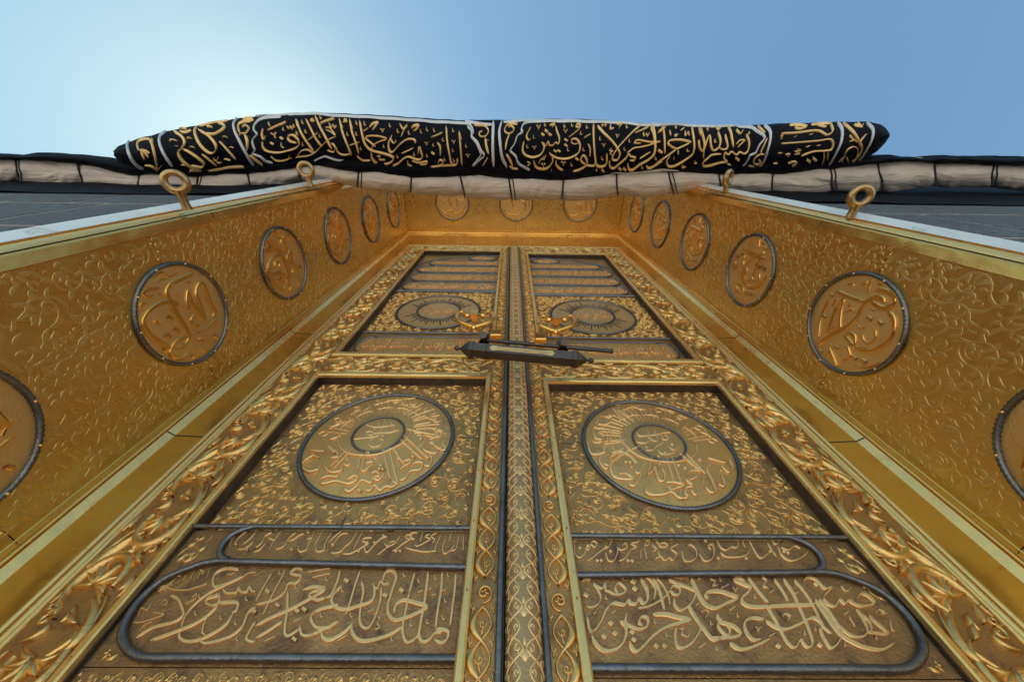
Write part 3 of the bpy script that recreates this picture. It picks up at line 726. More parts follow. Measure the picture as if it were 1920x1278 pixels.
# Arabic shaping for the small bands (joined letter forms, laid right to left)
FORMS = {}
def _f(ch, iso, n): FORMS[ch] = (iso, n)
for ch, iso, n in (('ا', 0xFE8D, 2), ('أ', 0xFE83, 2), ('إ', 0xFE87, 2), ('آ', 0xFE81, 2), ('ب', 0xFE8F, 4), ('ة', 0xFE93, 2), ('ت', 0xFE95, 4), ('ث', 0xFE99, 4), ('ج', 0xFE9D, 4), ('ح', 0xFEA1, 4), ('خ', 0xFEA5, 4),
                   ('د', 0xFEA9, 2), ('ذ', 0xFEAB, 2), ('ر', 0xFEAD, 2), ('ز', 0xFEAF, 2), ('س', 0xFEB1, 4), ('ش', 0xFEB5, 4), ('ص', 0xFEB9, 4), ('ض', 0xFEBD, 4), ('ط', 0xFEC1, 4), ('ظ', 0xFEC5, 4), ('ع', 0xFEC9, 4), ('غ', 0xFECD, 4),
                   ('ف', 0xFED1, 4), ('ق', 0xFED5, 4), ('ك', 0xFED9, 4), ('ل', 0xFEDD, 4), ('م', 0xFEE1, 4), ('ن', 0xFEE5, 4), ('ه', 0xFEE9, 4), ('و', 0xFEED, 2), ('ى', 0xFEEF, 2), ('ي', 0xFEF1, 4)):
    _f(ch, iso, n)
def shape_ar(t):
    out = []
    for i, ch in enumerate(t):
        if ch not in FORMS: out.append(ch); continue
        iso, n = FORMS[ch]
        pj = i > 0 and t[i-1] in FORMS and FORMS[t[i-1]][1] == 4
        nj = n == 4 and i+1 < len(t) and t[i+1] in FORMS
        out.append(chr(iso+(3 if pj and nj and n == 4 else 2 if nj and n == 4 else 1 if pj else 0)))
    return ''.join(reversed(out))
def text_mesh(txt):
    c = bpy.data.curves.new('t', 'FONT'); c.body = shape_ar(txt); c.extrude = .03; c.bevel_depth = .018; c.resolution_u = 3
    c.fill_mode = 'BOTH'
    o = bpy.data.objects.new('t', c); COL.objects.link(o); bpy.context.view_layer.update()
    me = o.to_mesh(); V = np.empty(len(me.vertices)*3); me.vertices.foreach_get('co', V); V = V.reshape(-1, 3)
    F = [tuple(p.vertices) for p in me.polygons]; o.to_mesh_clear(); bpy.data.objects.remove(o); bpy.data.curves.remove(c)
    return V, F
def add_text(g, txt, fn, u0, u1, z0, z1, h, flip):
    V, F = text_mesh(txt); a = V.min(0); b = V.max(0); t = (V-a)/(b-a)
    # thuluth-like slant and crowding: stretch and lean the line a little
    x = t[:, 0]; y = t[:, 1]
    uu = (u1-(u1-u0)*x) if flip else (u0+(u1-u0)*x)
    P, N = fn(np.stack([uu, z0+(z1-z0)*y], 1)); P = P+N*((t[:, 2:3]-.3)*h)
    tri = []
    for f in F:
        for i in range(1, len(f)-1): tri.append((f[0], f[i], f[i+1], f[i+1]))
    g.add(P, tri)

BAND_TXT = {-1: ['المسجد الحرام قياما للناس والشهر الحرام', 'وقل رب أدخلني مدخل صدق وأخرجني', 'كتب ربكم على نفسه الرحمة وقال الله', 'وقال ربكم ادعوني أستجب لكم'],
            1: ['ادخلوها بسلام آمنين جعل الله الكعبة', 'البيت الحرام قياما للناس والشهر', 'مخرج صدق واجعل لي من لدنك سلطانا نصيرا', 'قل يا عبادي الذين أسرفوا على أنفسهم']}
TXT_BIG = {}
TXT_BIG[-1] = [((480, 958, 3.994), '''
22 1497,470 1488,600 1472,720 1455,860 ; 22 1397,455 1385,600 1362,740 1345,880 ; 24 1345,885 1400,885 1440,905 1430,960 1385,985 1335,962
24 1400,900 1340,915 1300,960 1250,978 1222,930 1235,830 1262,680 1278,560 1290,455 ; 22 1192,460 1152,600 1120,760 1098,880 1115,965 1150,982 1205,945 1225,890
26 1090,868 1010,920 900,958 800,972 745,945 718,890 728,862 ; 26 1290,712 1200,685 1110,665 1050,700 1035,770
26 1290,720 1200,765 1100,805 1030,812 990,760 995,680 1025,580 1050,490 1015,440 970,465 948,530
16 1002,540 960,548 930,530 915,575 890,575 880,545 ; 24 890,575 885,640 850,682 760,712 680,735 600,722 568,670 590,615 645,560
20 792,530 805,600 785,720 778,820 805,872 850,868 892,795 930,680 942,565 ; 20 782,445 742,560 700,700 672,780 ; 22 632,445 610,530 565,625 520,660
22 520,650 460,665 402,640 430,605 500,590 515,575 430,568 350,595 ; 24 520,590 400,660 250,740 110,800 0,862 ; 24 600,830 540,872 455,872 415,815 430,765 485,735 560,715 620,700
26 725,845 650,915 560,962 505,950 490,905 ; 22 240,600 236,740 220,860 222,925 255,930 330,880 ; 22 330,860 345,925 400,932 500,892 625,825
18 222,445 195,500 120,640 55,780 ; 18 122,465 60,570 0,680 ; 18 355,440 300,432 262,470 340,490 300,540 245,545 220,605 150,660 60,690 0,705 ; 22 200,825 110,885 0,955
d 90,600 165,705 310,745 365,735 680,520 970,630 290,960 1092,592 ; 11 390,462 470,445 560,432 ; 11 420,500 500,480 560,470 ; 11 1210,612 1255,595 ; 11 1310,635 1352,620 ; 11 1290,590 1320,575
13 838,757 890,733 ; 11 610,975 685,932 ; 11 280,835 345,800 ; 11 60,980 150,938 ; 12 915,790 930,810 910,840 930,870 890,890 ; 11 1390,600 1430,590
c 1222,522 1420,670 1405,800 1162,850 1287,832 715,782 492,782 303,570 530,512 650,592 1112,480 182,462 1345,500 1020,960 1440,480''')
,((0, 958, 3.994), '''
20 1792,438 1700,430 1625,460 1597,520 1615,568 1700,545 1800,500 1825,490 ; 18 1700,548 1560,620 1460,700 1390,790 1360,875
18 1917,605 1890,600 1870,570 1850,605 1805,605 1790,575 1770,612 1700,616 1672,585 ; 24 1540,690 1560,655 1610,640 1640,632 1636,700 1560,780 1450,850 1300,910 1130,972 ; 18 1540,692 1590,708 1640,690
22 1280,635 1335,660 1372,740 1372,785 1300,832 1150,872 1060,925 1025,955 ; 24 1640,690 1720,682 1780,690 1775,740 1740,765 ; 24 1750,765 1700,842 1620,902 1500,962 1400,975 1350,950 1348,900
22 1917,722 1860,765 1820,862 1740,932 1640,972 1540,992 1500,970 ; 22 1917,830 1880,885 1848,955 1885,980 1917,975 ; 16 1560,790 1530,850 1520,910 1545,930
11 1190,605 1240,570 1300,590 1400,592 1500,565 1555,545 ; 10 1200,560 1235,590 1270,550 1300,560 ; 10 1140,695 1105,745 1065,728 1040,790 ; 10 1215,710 1240,665 1255,690 1215,712 ; 11 1000,840 1080,832 1190,795 1232,775 1150,762
10 1050,905 1080,860 1140,830 ; 8 1462,440 1430,515 ; 8 1512,445 1480,515 ; 8 1575,440 1545,512 ; 8 1400,480 1370,520 ; 8 1500,440 1530,460 1510,475 ; 10 1440,655 1475,620 1465,660 1390,700
9 1700,480 1735,475 1760,460 ; 11 1917,460 1860,470 1820,500 ; c 1500,640 1660,800 1470,770 1770,840 1850,660 1780,960 ; d 1905,750''')]
TXT_BIG[1] = [((960, 958, 3.994), '''
18 520,530 560,512 582,515 560,545 ; 16 610,540 640,585 662,640 650,690 605,720 555,718 ; 16 620,552 675,580 695,540 702,592 730,602 765,622 820,622 852,590 805,540 772,572 792,620
24 560,795 580,890 620,892 670,820 702,745 760,692 840,702 868,668 890,692 930,692 950,652 980,690 1012,670 1012,600 990,550 958,492
18 1062,665 1070,580 1025,505 985,488 ; 20 1050,492 1100,590 1142,745 ; 12 1180,705 1170,640 1130,560 1080,500 ; 18 940,730 1030,712 1130,655 1175,605 1205,562 1250,570 1252,622 1212,624 1182,590
20 1170,512 1260,552 1360,592 1372,620 1340,692 1272,742 1222,712 1210,652 ; 26 1340,500 1380,590 1430,682 1490,722 1540,722 1600,692 1682,652 1622,622 1560,602 1480,602 1448,625 1465,662
24 1320,702 1350,762 1420,862 1490,952 1540,962 1585,925 ; 30 1050,775 1150,772 1230,792 1340,812 ; 28 1340,815 1240,842 1150,872 1060,932 985,1010 930,1052 890,1012 878,975
22 858,765 850,832 910,872 960,884 1010,862 1014,802 972,792 950,832 978,862 ; 28 808,822 850,862 852,930 820,1000 760,1042 680,1042 620,985 595,930
24 1228,872 1220,942 1240,1012 1285,1024 1350,982 1402,902 1412,850 ; 12 1250,892 1280,882 1268,922 1312,942 1332,902 ; 24 1530,772 1565,832 1640,852 1702,902 1700,932 1640,945 1560,950 1490,945 ; 20 1572,802 1540,852 1570,902 1620,932 1625,872 1582,822
26 1625,985 1700,1032 1790,1022 1900,972 1930,955 ; 24 1885,812 1800,802 1742,832 1750,902 1800,962 1860,962 ; 26 1655,512 1720,542 1780,572 1762,612 1720,652 1732,692 1800,717 1930,717 ; 16 1655,512 1700,500 1742,530
d 910,530 920,580 740,840 690,940 770,915 1140,1010 1080,1010 555,630 900,905 913,960 ; 15 1370,712 1402,690 ; 15 1620,752 1672,712 ; 11 605,775 632,750 ; 13 1390,1032 1452,988 ; 11 1560,580 1622,550 ; 11 740,770 780,745
11 1410,765 1440,745 1470,760 1440,805 ; 11 1480,510 1520,530 1500,560 1540,555 ; c 1690,780 1155,930 1070,830 1490,840 1530,1030 1400,500 1560,510 705,650 1820,640 ; v 1840,885 1670,592 830,492 ; 11 1190,480 1260,500 1330,490
18 1760,490 1840,600 1917,690 ; 14 1870,490 1900,520 1880,560 1917,580''')
,((1440, 958, 3.994), '''
26 -10,717 150,706 320,702 352,688 ; 20 112,508 182,612 240,740 300,880 330,985 300,1022 262,992 240,965 200,1022 150,992 110,932 60,832 -20,700 ; 17 40,508 100,590 150,680 ; 16 190,515 280,622 350,742 400,852 472,925
24 -20,820 60,872 140,884 240,842 320,802 370,812 402,855 395,905 ; 14 100,792 132,770 162,792 140,818 ; 18 262,530 292,500 350,512 400,562 430,582 475,575 430,622 410,655 ; 20 410,652 440,692 500,714 532,665 570,694 602,672 640,694 700,714 775,702 790,680 740,632 692,622 660,662
20 380,660 440,732 500,822 540,872 620,932 700,942 742,902 722,832 682,762 655,735 ; 18 690,772 742,812 772,882 742,905 ; 20 742,902 800,912 892,922 862,882 802,832 752,782 ; 26 350,662 400,732 460,822 540,922 630,982 730,1022 850,1037 942,990
22 540,862 545,942 500,1012 460,1022 420,962 378,880 ; d 75,1010 385,1005 360,545 ; 15 560,782 602,750 ; 11 170,635 222,608 ; 11 0,622 45,588 ; 15 0,945 52,915 ; 12 795,775 830,740 880,772 835,765 ; 11 908,815 920,880 945,905
10 600,790 650,870 ; c 810,950 575,1000 275,915 352,882 ; 10 540,560 580,600 620,575 ; 10 560,600 600,605 ; 26 -20,1020 -10,1010''')]
TXT_SMALL = {}
TXT_SMALL[1] = [((960, 958, 3.994), '''
11 470,245 465,310 500,348 542,322 552,272 ; 10 552,272 575,290 590,240 ; 10 590,250 620,270 635,240 610,225 590,240 ; 10 560,375 610,345 650,310 690,282 720,272 740,232 742,208 ; 9 690,280 700,260 715,275
11 700,310 720,370 760,372 786,322 790,272 ; 10 790,272 812,292 840,285 862,268 848,238 825,262 ; 12 800,375 850,350 892,290 932,270 890,242 940,232 962,208 ; 8 962,285 965,360 ; 9 990,262 1002,228 1026,218 1022,250 992,260 ; 9 990,262 1008,365
11 1045,250 1082,285 1050,305 ; 11 1075,215 1115,268 1162,262 1145,238 1105,245 ; 12 1070,362 1112,340 1142,370 1180,350 1202,370 1232,320 1190,280 1245,248 ; 11 1110,345 1090,300
12 1268,298 1290,370 1340,374 1382,340 1372,282 1332,250 1312,272 ; 12 1402,318 1440,372 1492,362 1512,312 1502,252 1468,258 1490,292 ; 12 1530,215 1560,270 1602,292 1640,270 1682,272 1692,215
12 1558,310 1602,342 1680,345 1750,332 1782,290 ; 11 1770,215 1830,322 1870,352 1925,310 ; 9 1720,220 1745,275 ; q 740,300 570,262 640,370 670,370 870,370 900,372 1545,352 1755,352 510,275 1450,220 ; 8 480,215 455,240 ; 8 600,208 640,200 ; 8 1180,215 1220,205''')
,((1440, 958, 3.994), '''11 -10,235 60,342 ; 9 20,200 50,260 ; 12 70,262 100,330 160,372 222,362 272,330 300,300 ; 10 95,272 150,292 200,262 240,282 ; 9 30,230 60,250 85,225 ; q 120,300 150,310 20,300''')]
TXT_SMALL[-1] = [((480, 958, 3.994), '''
11 1556,180 1552,302 ; 11 1520,178 1505,262 1490,290 1455,300 ; 12 1490,250 1450,300 1410,318 1400,262 1425,192 ; 11 1462,165 1445,230 ; 12 1385,182 1352,252 1332,312 ; 12 1352,300 1260,305 1180,292 1118,275 ; 9 1352,165 1310,190 1340,215 1320,240
10 1300,172 1268,190 1305,210 1270,232 1215,262 1190,255 ; 10 1252,150 1228,235 ; 11 1210,160 1165,165 1150,185 1190,215 ; 11 1190,215 1120,202 1135,180 1175,180 ; 12 1175,200 1110,240 1045,290 1020,300 ; 11 1080,185 1040,240 980,275 910,330
11 1040,225 1010,232 985,262 960,240 ; 12 985,190 940,205 890,250 840,305 820,300 815,262 845,215 ; 11 870,200 820,202 800,225 845,240 ; 12 845,240 790,275 745,300 700,320 650,320 ; 11 800,150 760,230 730,290 ; 11 762,150 712,230 670,265 640,300 590,315 560,310
10 690,165 640,175 600,220 570,275 ; 10 640,150 590,190 540,240 ; 12 570,160 520,240 510,290 470,305 450,290 455,260 ; 12 500,150 450,240 440,265 ; 12 440,160 400,240 380,285 340,305 318,290 325,255 ; 11 360,170 320,185 280,215 240,225
10 300,160 250,200 210,262 150,290 ; 11 190,150 140,220 100,290 ; 11 120,160 70,190 50,235 0,275 ; 12 140,220 90,200 ; 12 75,240 30,290 -20,310 ; q 770,300 575,250 960,185 1050,300 1080,300 270,290 890,235 395,160 ; 8 1290,130 1240,140 ; 8 850,150 890,140 ; 8 420,200 380,210''')
,((0, 958, 3.994), '''10 1917,160 1870,210 1820,250 ; 11 1900,230 1840,280 1780,290 ; 9 1850,150 1800,190 1760,240 ; 10 1790,150 1740,210 1720,270 ; q 1850,290 1770,250''')]
MEDTX = {}
MEDTX[-1] = ((480, 638, 3.994), '''
15 955,840 1010,1060 ; 15 1000,830 1045,1010 1060,1080 1020,1060 ; 15 1030,830 1115,955 ; 15 1085,770 1250,910 ; 15 1110,740 1300,900 ; 13 1130,690 1310,720
15 800,860 765,1000 ; 15 830,860 800,1000 870,960 880,935 830,945 ; 13 730,840 580,990 ; 13 700,830 560,970
22 540,800 600,870 ; 13 640,700 622,780 660,850 760,885 900,885 1010,845 1110,790 1170,710 1185,650 1175,610
16 490,1060 500,1080 600,1065 700,1085 765,1050 740,1030 690,1060 ; 14 490,1050 540,1030 620,1040 ; 16 660,1120 700,1140 760,1100 800,1060 860,1080 880,1050 920,1060 970,1010 ; 13 870,1020 900,1000 930,1030 890,1040
16 820,1130 860,1130 890,1095 930,1130 960,1110 990,1100 1020,1105 1060,1080 ; 16 1080,1060 1120,1040 1160,990 1230,975 1250,930 1200,925 1160,965 ; 14 1100,930 1150,910 1160,930 1110,960 1080,990
15 1260,945 1300,945 1315,900 1300,860 ; 15 1250,830 1300,850 1350,850 1360,810 1310,780 1290,830 ; 14 1330,790 1380,820 1400,780 1420,760 ; 13 1340,700 1370,680 1400,700 1380,730 1340,740 1300,760 ; 14 1380,830 1420,820 1400,780
15 520,960 560,1000 640,995 660,950 690,960 715,950 ; 16 540,810 600,850 620,890 560,900 ; 13 440,1040 470,990 500,930 ; 14 350,960 400,990 470,980 ; 12 350,930 380,900 440,870 ; 12 420,860 480,900 ; 12 560,760 640,740 ; 12 1290,900 1180,800 ; 13 400,830 520,850
q 940,960 955,985 930,985 690,1135 780,1135 1180,890 1240,760 620,930 850,870 1060,870 ; c 900,900 1070,900 690,900 1180,850''')
MEDTX[1] = ((960, 638, 3.994), '''
15 1045,885 1010,1030 ; 15 1000,895 960,1000 930,1010 915,985 ; 15 1140,885 1205,1080 ; 15 1185,900 1255,1085 ; 15 1240,870 1400,1000 ; 15 1280,860 1440,1020 ; 13 810,700 808,760 850,820 940,890 1060,930 1200,940 1300,920 1370,870 1375,800
15 1010,1030 1050,1000 1060,970 1090,1060 1130,1070 1135,1020 1110,980 ; 17 1145,1085 1200,1080 1285,1100 1200,1130 1150,1160 1050,1165 1000,1140 1010,1100 ; 15 1160,1100 1200,1150 1250,1190 1290,1190
17 1290,1060 1330,1090 1350,1110 1300,1120 1290,1150 1310,1185 1270,1195 ; 16 1300,1040 1330,1000 1400,1000 1380,1040 1310,1070 ; 16 1330,1130 1370,1170 1390,1140 1420,1080 1430,1030 ; 16 1440,1110 1490,1150 1520,1130 1480,1040 1450,980 1490,940
16 745,900 735,970 770,1030 860,1050 900,1045 850,1010 800,1010 ; 16 870,1080 910,1100 950,1050 960,1010 ; 16 740,860 800,850 870,880 930,945 ; 15 650,870 660,930 700,970 715,950 680,930 ; 14 565,790 590,850 640,860 700,850 ; 14 560,790 580,760
13 740,930 850,860 950,820 ; 13 720,900 830,830 ; 13 640,690 700,740 720,790 ; 13 600,670 620,740 690,760 ; 14 1540,1090 1590,1100 1560,1010 ; 14 1560,950 1620,1000 1650,960 1620,900 ; 13 1460,900 1600,930 ; 13 760,540 850,620 ; 13 800,530 880,600 ; 12 700,720 730,700 725,780
q 850,930 880,935 1190,1150 1240,960 1290,980 1400,920 560,840 1090,900 ; c 1100,940 1240,1010 1330,930 890,960 1560,980''')
INTX = {-1: ((480, 638, 3.994), '''14 820,690 850,680 880,690 870,710 830,700 ; 14 880,700 940,690 1000,690 1070,670 ; 14 730,740 800,730 900,720 940,690 ; 12 820,630 900,650 1040,635 ; 11 910,600 930,670 ; 11 960,590 985,660 ; 11 1000,600 1040,670 ; 14 840,770 860,795 920,790 955,750 920,735 ; 10 1030,700 1010,740 ; q 890,665 940,660 950,715 870,745'''),
        1: ((960, 638, 3.994), '''14 930,690 960,715 1050,710 1150,690 1190,690 ; 14 930,760 990,770 1030,750 1010,700 ; 11 1010,660 1040,740 1090,750 1080,690 ; 11 1060,660 1095,740 ; 12 1110,690 1130,740 1170,740 1150,710 1130,730 ; 14 1000,820 1050,820 1090,790 1140,760 ; 15 1090,820 1130,850 1200,845 1260,800 ; 12 1170,790 1210,820 1250,790 ; q 1010,800 1150,840 1200,780'''),}
def px_fn(s, c, dm=None):
    def f(Q):
        P = on_y(Q[:, 0], Q[:, 1], c)
        if dm is not None:
            (cu, cz), R, hg = dm
            r2 = ((np.abs(P[:, 0])-cu)**2+(zinv(s, P[:, 2])-cz)**2)/R**2
            P = P.copy(); P[:, 1] -= hg*np.clip(1-r2, 0, 1)+.001
        return P, np.tile([0, -1., 0], (len(P), 1))
    return f

# shared geometry in leaf coordinates, built for each side
BC, BR, Br = (.556, 1.071), .290, .100       # lower medallion on the recessed panel
UC, UR, Ur = (.550, 2.352), .293, .152       # upper medallion
def stadium(u0, u1, z0, z1, r=None, n=14):
    """path: from inner edge along the top, round the outer end, back along the bottom"""
    r = r or (z1-z0)/2; a = np.linspace(np.pi/2, -np.pi/2, n)
    return np.vstack([[(u0, z1)], np.stack([u1-r+r*np.cos(a), (z0+z1)/2+(z1-z0)/2*np.sin(a)], 1), [(u0, z0)]])
DZ0, DZ1 = -.58, 4.11
for s in (-1, 1):
    side = 'left' if s < 0 else 'right'
    leaf = thing('door_leaf', ('golden door leaf' if s < 0 else 'golden door leaf'),
                 'door', (s*1.2, .02, DZ0), 'pair of golden door leaves')
    if s < 0: leaf['label'] = 'golden carved door leaf left of the centre post, carrying the patterned half round post'
    else: leaf['label'] = 'golden carved door leaf right of the centre post, behind the lock bar end'
    zz = lambda z: float(zmap(s, z))
    def sheet(name, u0, u1, z0, z1, y, mat, th=.006, parent=None):
        g = Geo(); g.box((s*u0, y, zz(z0)), (s*u1, y+th, zz(z1))); return obj(name, g, mat, parent or leaf, smooth=False)
    F0 = afn(s, 0.0)
    # wooden core
    sheet('core', .05, 1.205, DZ0, DZ1, .062, RECESS, .03)
    # ---- carved outer border, mid rail, top rail
    bo = sheet('carved_border', .998, 1.168, DZ0, DZ1, .004, G_BACK, .05)
    L = DZ1-DZ0
    st = acanthus(L, .164, .168, 3+s)
    g = Geo(); place(g, [(np.stack([1.083-q[:, 1], DZ0+q[:, 0]], 1), w, h) for q, w, h in st], afn(s, .0045), .0165); obj('carving', g, G_CARVE, bo, kind='stuff')
    rl = sheet('mid_rail', .127, .998, 1.478, 1.640, .004, G_BACK, .05)
    st = acanthus(.870, .150, .150, 8+s)
    g = Geo(); place(g, [(np.stack([.127+q[:, 0], 1.559+q[:, 1]], 1), w, h) for q, w, h in st], afn(s, .0045), .0150); obj('carving', g, G_CARVE, rl, kind='stuff')
    rl = sheet('top_rail', .127, .998, 3.915, DZ1, .004, G_BACK, .05)
    st = acanthus(.870, .170, .165, 18+s)
    g = Geo(); place(g, [(np.stack([.127+q[:, 0], 4.01+q[:, 1]], 1), w, h) for q, w, h in st], afn(s, .0045), .016); obj('carving', g, G_CARVE, rl, kind='stuff')
    # thin gold strips at the outer edge
    for u, w in ((1.176, .006), (1.193, .0095)):
        g = Geo(); q = np.array([(u, DZ0), (u, DZ1-.005)]); P, N = afn(s, .004)(q); g.ribbon(P, np.tile([w, 0, 0.], (2, 1)), N, .010, 'round'); obj('edge_strip', g, G_MIR, leaf)
    sheet('edge_backing', 1.168, 1.207, DZ0, DZ1, .006, G_POL, .05)
    # ---- twisted vine band by the post
    vb = sheet('vine_band', .062, .127, DZ0, DZ1, .004, G_BACK, .05)
    st = braid(L, .064, .272)
    g = Geo(); place(g, [(np.stack([.0955+q[:, 1], DZ0+q[:, 0]], 1), w, h) for q, w, h in st], afn(s, .0045), .0105); obj('carving', g, G_CARVE, vb, kind='stuff')
    # ---- gold frame strips, mitred, with tacks
    def frame(z0, z1, closed):
        g = Geo(); pr = [(-1, 0.004), (-.9, -.010), (-.55, -.0135), (.45, -.0135), (.85, -.010), (1, .0)]
        hw = .0125; u0, u1 = .1385, .9865
        for a, b, ax in (((u0, z0), (u0, z1), 0), ((u1, z0), (u1, z1), 0), ((u0, z1), (u1, z1), 1)) + ((((u0, z0), (u1, z0), 1),) if closed else ()):
            P = []
            for o, y in pr:
                oo = o*hw*(1.6 if ax else 1)
                if ax == 0:
                    sg = 1 if a[0] == u1 else -1
                    P.append([(s*(a[0]+sg*oo), y, zz(z0-(oo*1.6 if closed else 0))), (s*(a[0]+sg*oo), y, zz(z1+oo*1.6))])
                else:
                    sg = 1 if a[1] == z1 else -1
                    P.append([(s*(u0-oo/1.6), y, zz(a[1]+sg*oo)), (s*(u1+oo/1.6), y, zz(a[1]+sg*oo))])
            g.quadgrid(np.array(P))
        fr = obj('gold_frame', g, G_MIR, leaf, smooth=False)
        g = Geo(); k = 0
        zt = z0+.12
        while zt < z1-.03:
            g.ball((s*u0, -.0135, zz(zt)), .0035, 8, .6); g.ball((s*u1, -.0135, zz(zt+.05)), .0035, 8, .6); zt += .19
        for u in (.30, .52, .74): g.ball((s*u, -.0135, zz(z1)), .0035, 8, .6)
        obj('tacks', g, BRASS, fr, kind='stuff')
    frame(DZ0, 1.468, False); frame(1.660, 3.898, True)
    # tarnished recess edges
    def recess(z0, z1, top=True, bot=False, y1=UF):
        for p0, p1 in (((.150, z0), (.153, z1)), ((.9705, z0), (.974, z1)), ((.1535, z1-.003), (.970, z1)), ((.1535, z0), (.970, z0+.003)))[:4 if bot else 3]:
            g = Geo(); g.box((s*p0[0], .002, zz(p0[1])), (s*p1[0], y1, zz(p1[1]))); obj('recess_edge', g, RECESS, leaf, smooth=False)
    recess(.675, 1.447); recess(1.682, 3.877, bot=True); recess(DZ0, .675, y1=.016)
    # ---- lower square: all-over arabesque round a domed medallion
    ps = sheet('arabesque_panel', .153, .971, .660, 1.444, UF, G_BACK, .012)
    okf = lambda p: (p[0]-BC[0])**2+(p[1]-BC[1])**2 > (BR+.012)**2
    FU = afn(s, UF+.0004)
    st = vines(.160, .966, .672, 1.442, .066, okf, 31+s, .0027)
    g = Geo(); place(g, st, FU, .0056, jit=.35); obj('arabesque', g, G_CARVE, ps, kind='stuff')
    for p0, p1 in (((.9700, 1.085), (BC[0]+BR+.01, 1.0868)), ((BC[0]-BR-.01, 1.085), (.154, 1.0868)), ((BC[0]-.001, .676), (BC[0]+.001, BC[1]-BR-.01))):
        g = Geo(); g.box((s*p0[0], UF-.0014, zz(p0[1])), (s*p1[0], UF-.0004, zz(p1[1]))); obj('joint_line', g, RECESS, ps, smooth=False)
    cz = zz(BC[1]); c = (s*BC[0], UF, cz)
    kz = .985 if s < 0 else .967
    g = Geo(); disc(g, c, BR, (1, 0, 0), (0, 0, kz), (0, -1, 0), .002, .022); md = obj('medallion', g, G_DISC, leaf)
    g = Geo(); rope(g, c, BR, .0073, (1, 0, 0), (0, 0, kz), (0, -1, 0), .006, n=420); obj('rope_ring', g, PEWTER, md)
    g = Geo(); rope(g, (c[0]+s*.006, UF-.018, cz+.009), Br, .0043, (1, 0, 0), (0, 0, kz), (0, -1, 0), .006, n=260); obj('rope_ring', g, PEWTER, md)
    # radiating text: traced lower half, and for the rest strokes of the same hand
    (ox, oy, k), txt = MEDTX[s]
    g = Geo(); letters(g, [(Q, w*1.3, d_) for Q, w, d_ in parse(txt, ox, oy, k)], px_fn(s, UF-.002, (BC, BR, .020)), .0062, 'bar')
    dm = dome(afn(s, UF-.002), BC, BR, .020)
    R_ = random.Random(5+s); st = []
    for q in range(26):
        a = math.radians(5+q*180/26+R_.uniform(-2, 2)); r0, r1 = R_.uniform(.13, .15), R_.uniform(.20, .265)
        ca, sa = math.cos(a), math.sin(a)
        st.append((np.array([(BC[0]+r*math.cos(a+.06*(r-.13)/.1), BC[1]+r*math.sin(a+.06*(r-.13)/.1)) for r in np.linspace(r0, r1, 5)]), np.full(5, .0032), 1))
        if q % 2: st.append(arc_leaf((BC[0]+r1*ca, BC[1]+r1*sa), a+R_.choice((-1.6, 1.6)), .07, R_.uniform(-2.4, 2.4), .0042, 8, .9))
        if q % 3 == 0: st.append(spiral((BC[0]+.235*ca, BC[1]+.235*sa), .022, a, .8, 1, .0036, 12, .4))
        if q % 4 == 1: st.append(arc_leaf((BC[0]+.175*ca, BC[1]+.175*sa), a+1.2, .08, 1.4, .0042, 8, .95))
    place(g, st, dm, .0050)
    obj('radiating_inscription', g, G_LETTER, md)
    (ox, oy, k), txt = INTX[s]
    g = Geo(); letters(g, parse(txt, ox, oy, k), px_fn(s, UF-.022, None), .0038, 'bar'); obj('centre_inscription', g, G_LETTER, md)
    # ---- cartouches under it
    sheet('lower_field', .153, .971, .345, .662, .015, G_CARTG, .02)
    sheet('foot_field', .153, .971, DZ0, .343, .015, G_CARTG, .02)
    def tubep(name, path, r, y, mat=PEWTER, parent=None, n=12, sub=6):
        q = cr(path, sub) if sub else np.asarray(path)
        P = np.stack([s*q[:, 0], np.full(len(q), y), zmap(s, q[:, 1])], 1)
        g = Geo(); g.tube(P, r, n); return obj(name, g, mat, parent or leaf)
    ca = tubep('cartouche_bead', [(.151, .669), (.5, .669), (.9700, .669)], .0072, .006, sub=8)
    cb = tubep('cartouche_bead', small_path, .0078, .007)
    cc = tubep('cartouche_bead', big_path, np.interp(np.linspace(0, 1, (len(big_path)-1)*6+1), [0, .3, .6, 1], [.0078, .0078, .0092, .0092]), .006)
    # spandrel engraving
    inb = lambda p: p[0] > .60+.0 and not (p[0] < .86 and .57 < p[1] < .66)
    def ok2(p):
        if p[1] > .575: return p[0] > .885
        # outside the big cartouche
        B = big_path; i = np.argmin(((B-np.array(p))**2).sum(1)); return p[0] > .90 and p[0]-.012 > np.interp(p[1], [.36, .40, .46, .50, .53, .556], [.90, .955, .945, .91, .88, .83])
    st = field(.70, .968, .345, .660, .06, .0022, ok2, 41, leafw=.40, seg=5, sp=14)
    g = Geo(); place(g, st, afn(s, .0148), .0016, 'flat'); obj('engraved_scrollwork', g, G_CARVE, leaf, kind='stuff')
    st = field(.160, .968, .28, .338, .028, .0016, lambda p: True, 44, leafw=.40, seg=5, sp=12)
    st += [(cr([(.17+.27*i, .255), (.19+.27*i, .272), (.40+.27*i, .272), (.42+.27*i, .255), (.42+.27*i, .05)], 4), np.full(17, .004), 1.3) for i in range(3)]
    g = Geo(); place(g, st, afn(s, .0148), .0018, 'flat'); obj('engraved_scrollwork', g, G_CARVE, leaf, kind='stuff')
    g = Geo()
    for (ox, oy, k), txt in TXT_BIG[s]: letters(g, [(Q, w*1.30, d_) for Q, w, d_ in parse(txt, ox, oy, k)], px_fn(s, .0148), .0042, 'bar')
    obj('large_inscription', g, G_LETTER, leaf, smooth=False)
    g = Geo()
    for (ox, oy, k), txt in TXT_SMALL[s]: letters(g, [(Q, w*1.25, d_) for Q, w, d_ in parse(txt, ox, oy, k)], px_fn(s, .0148), .0036, 'bar')
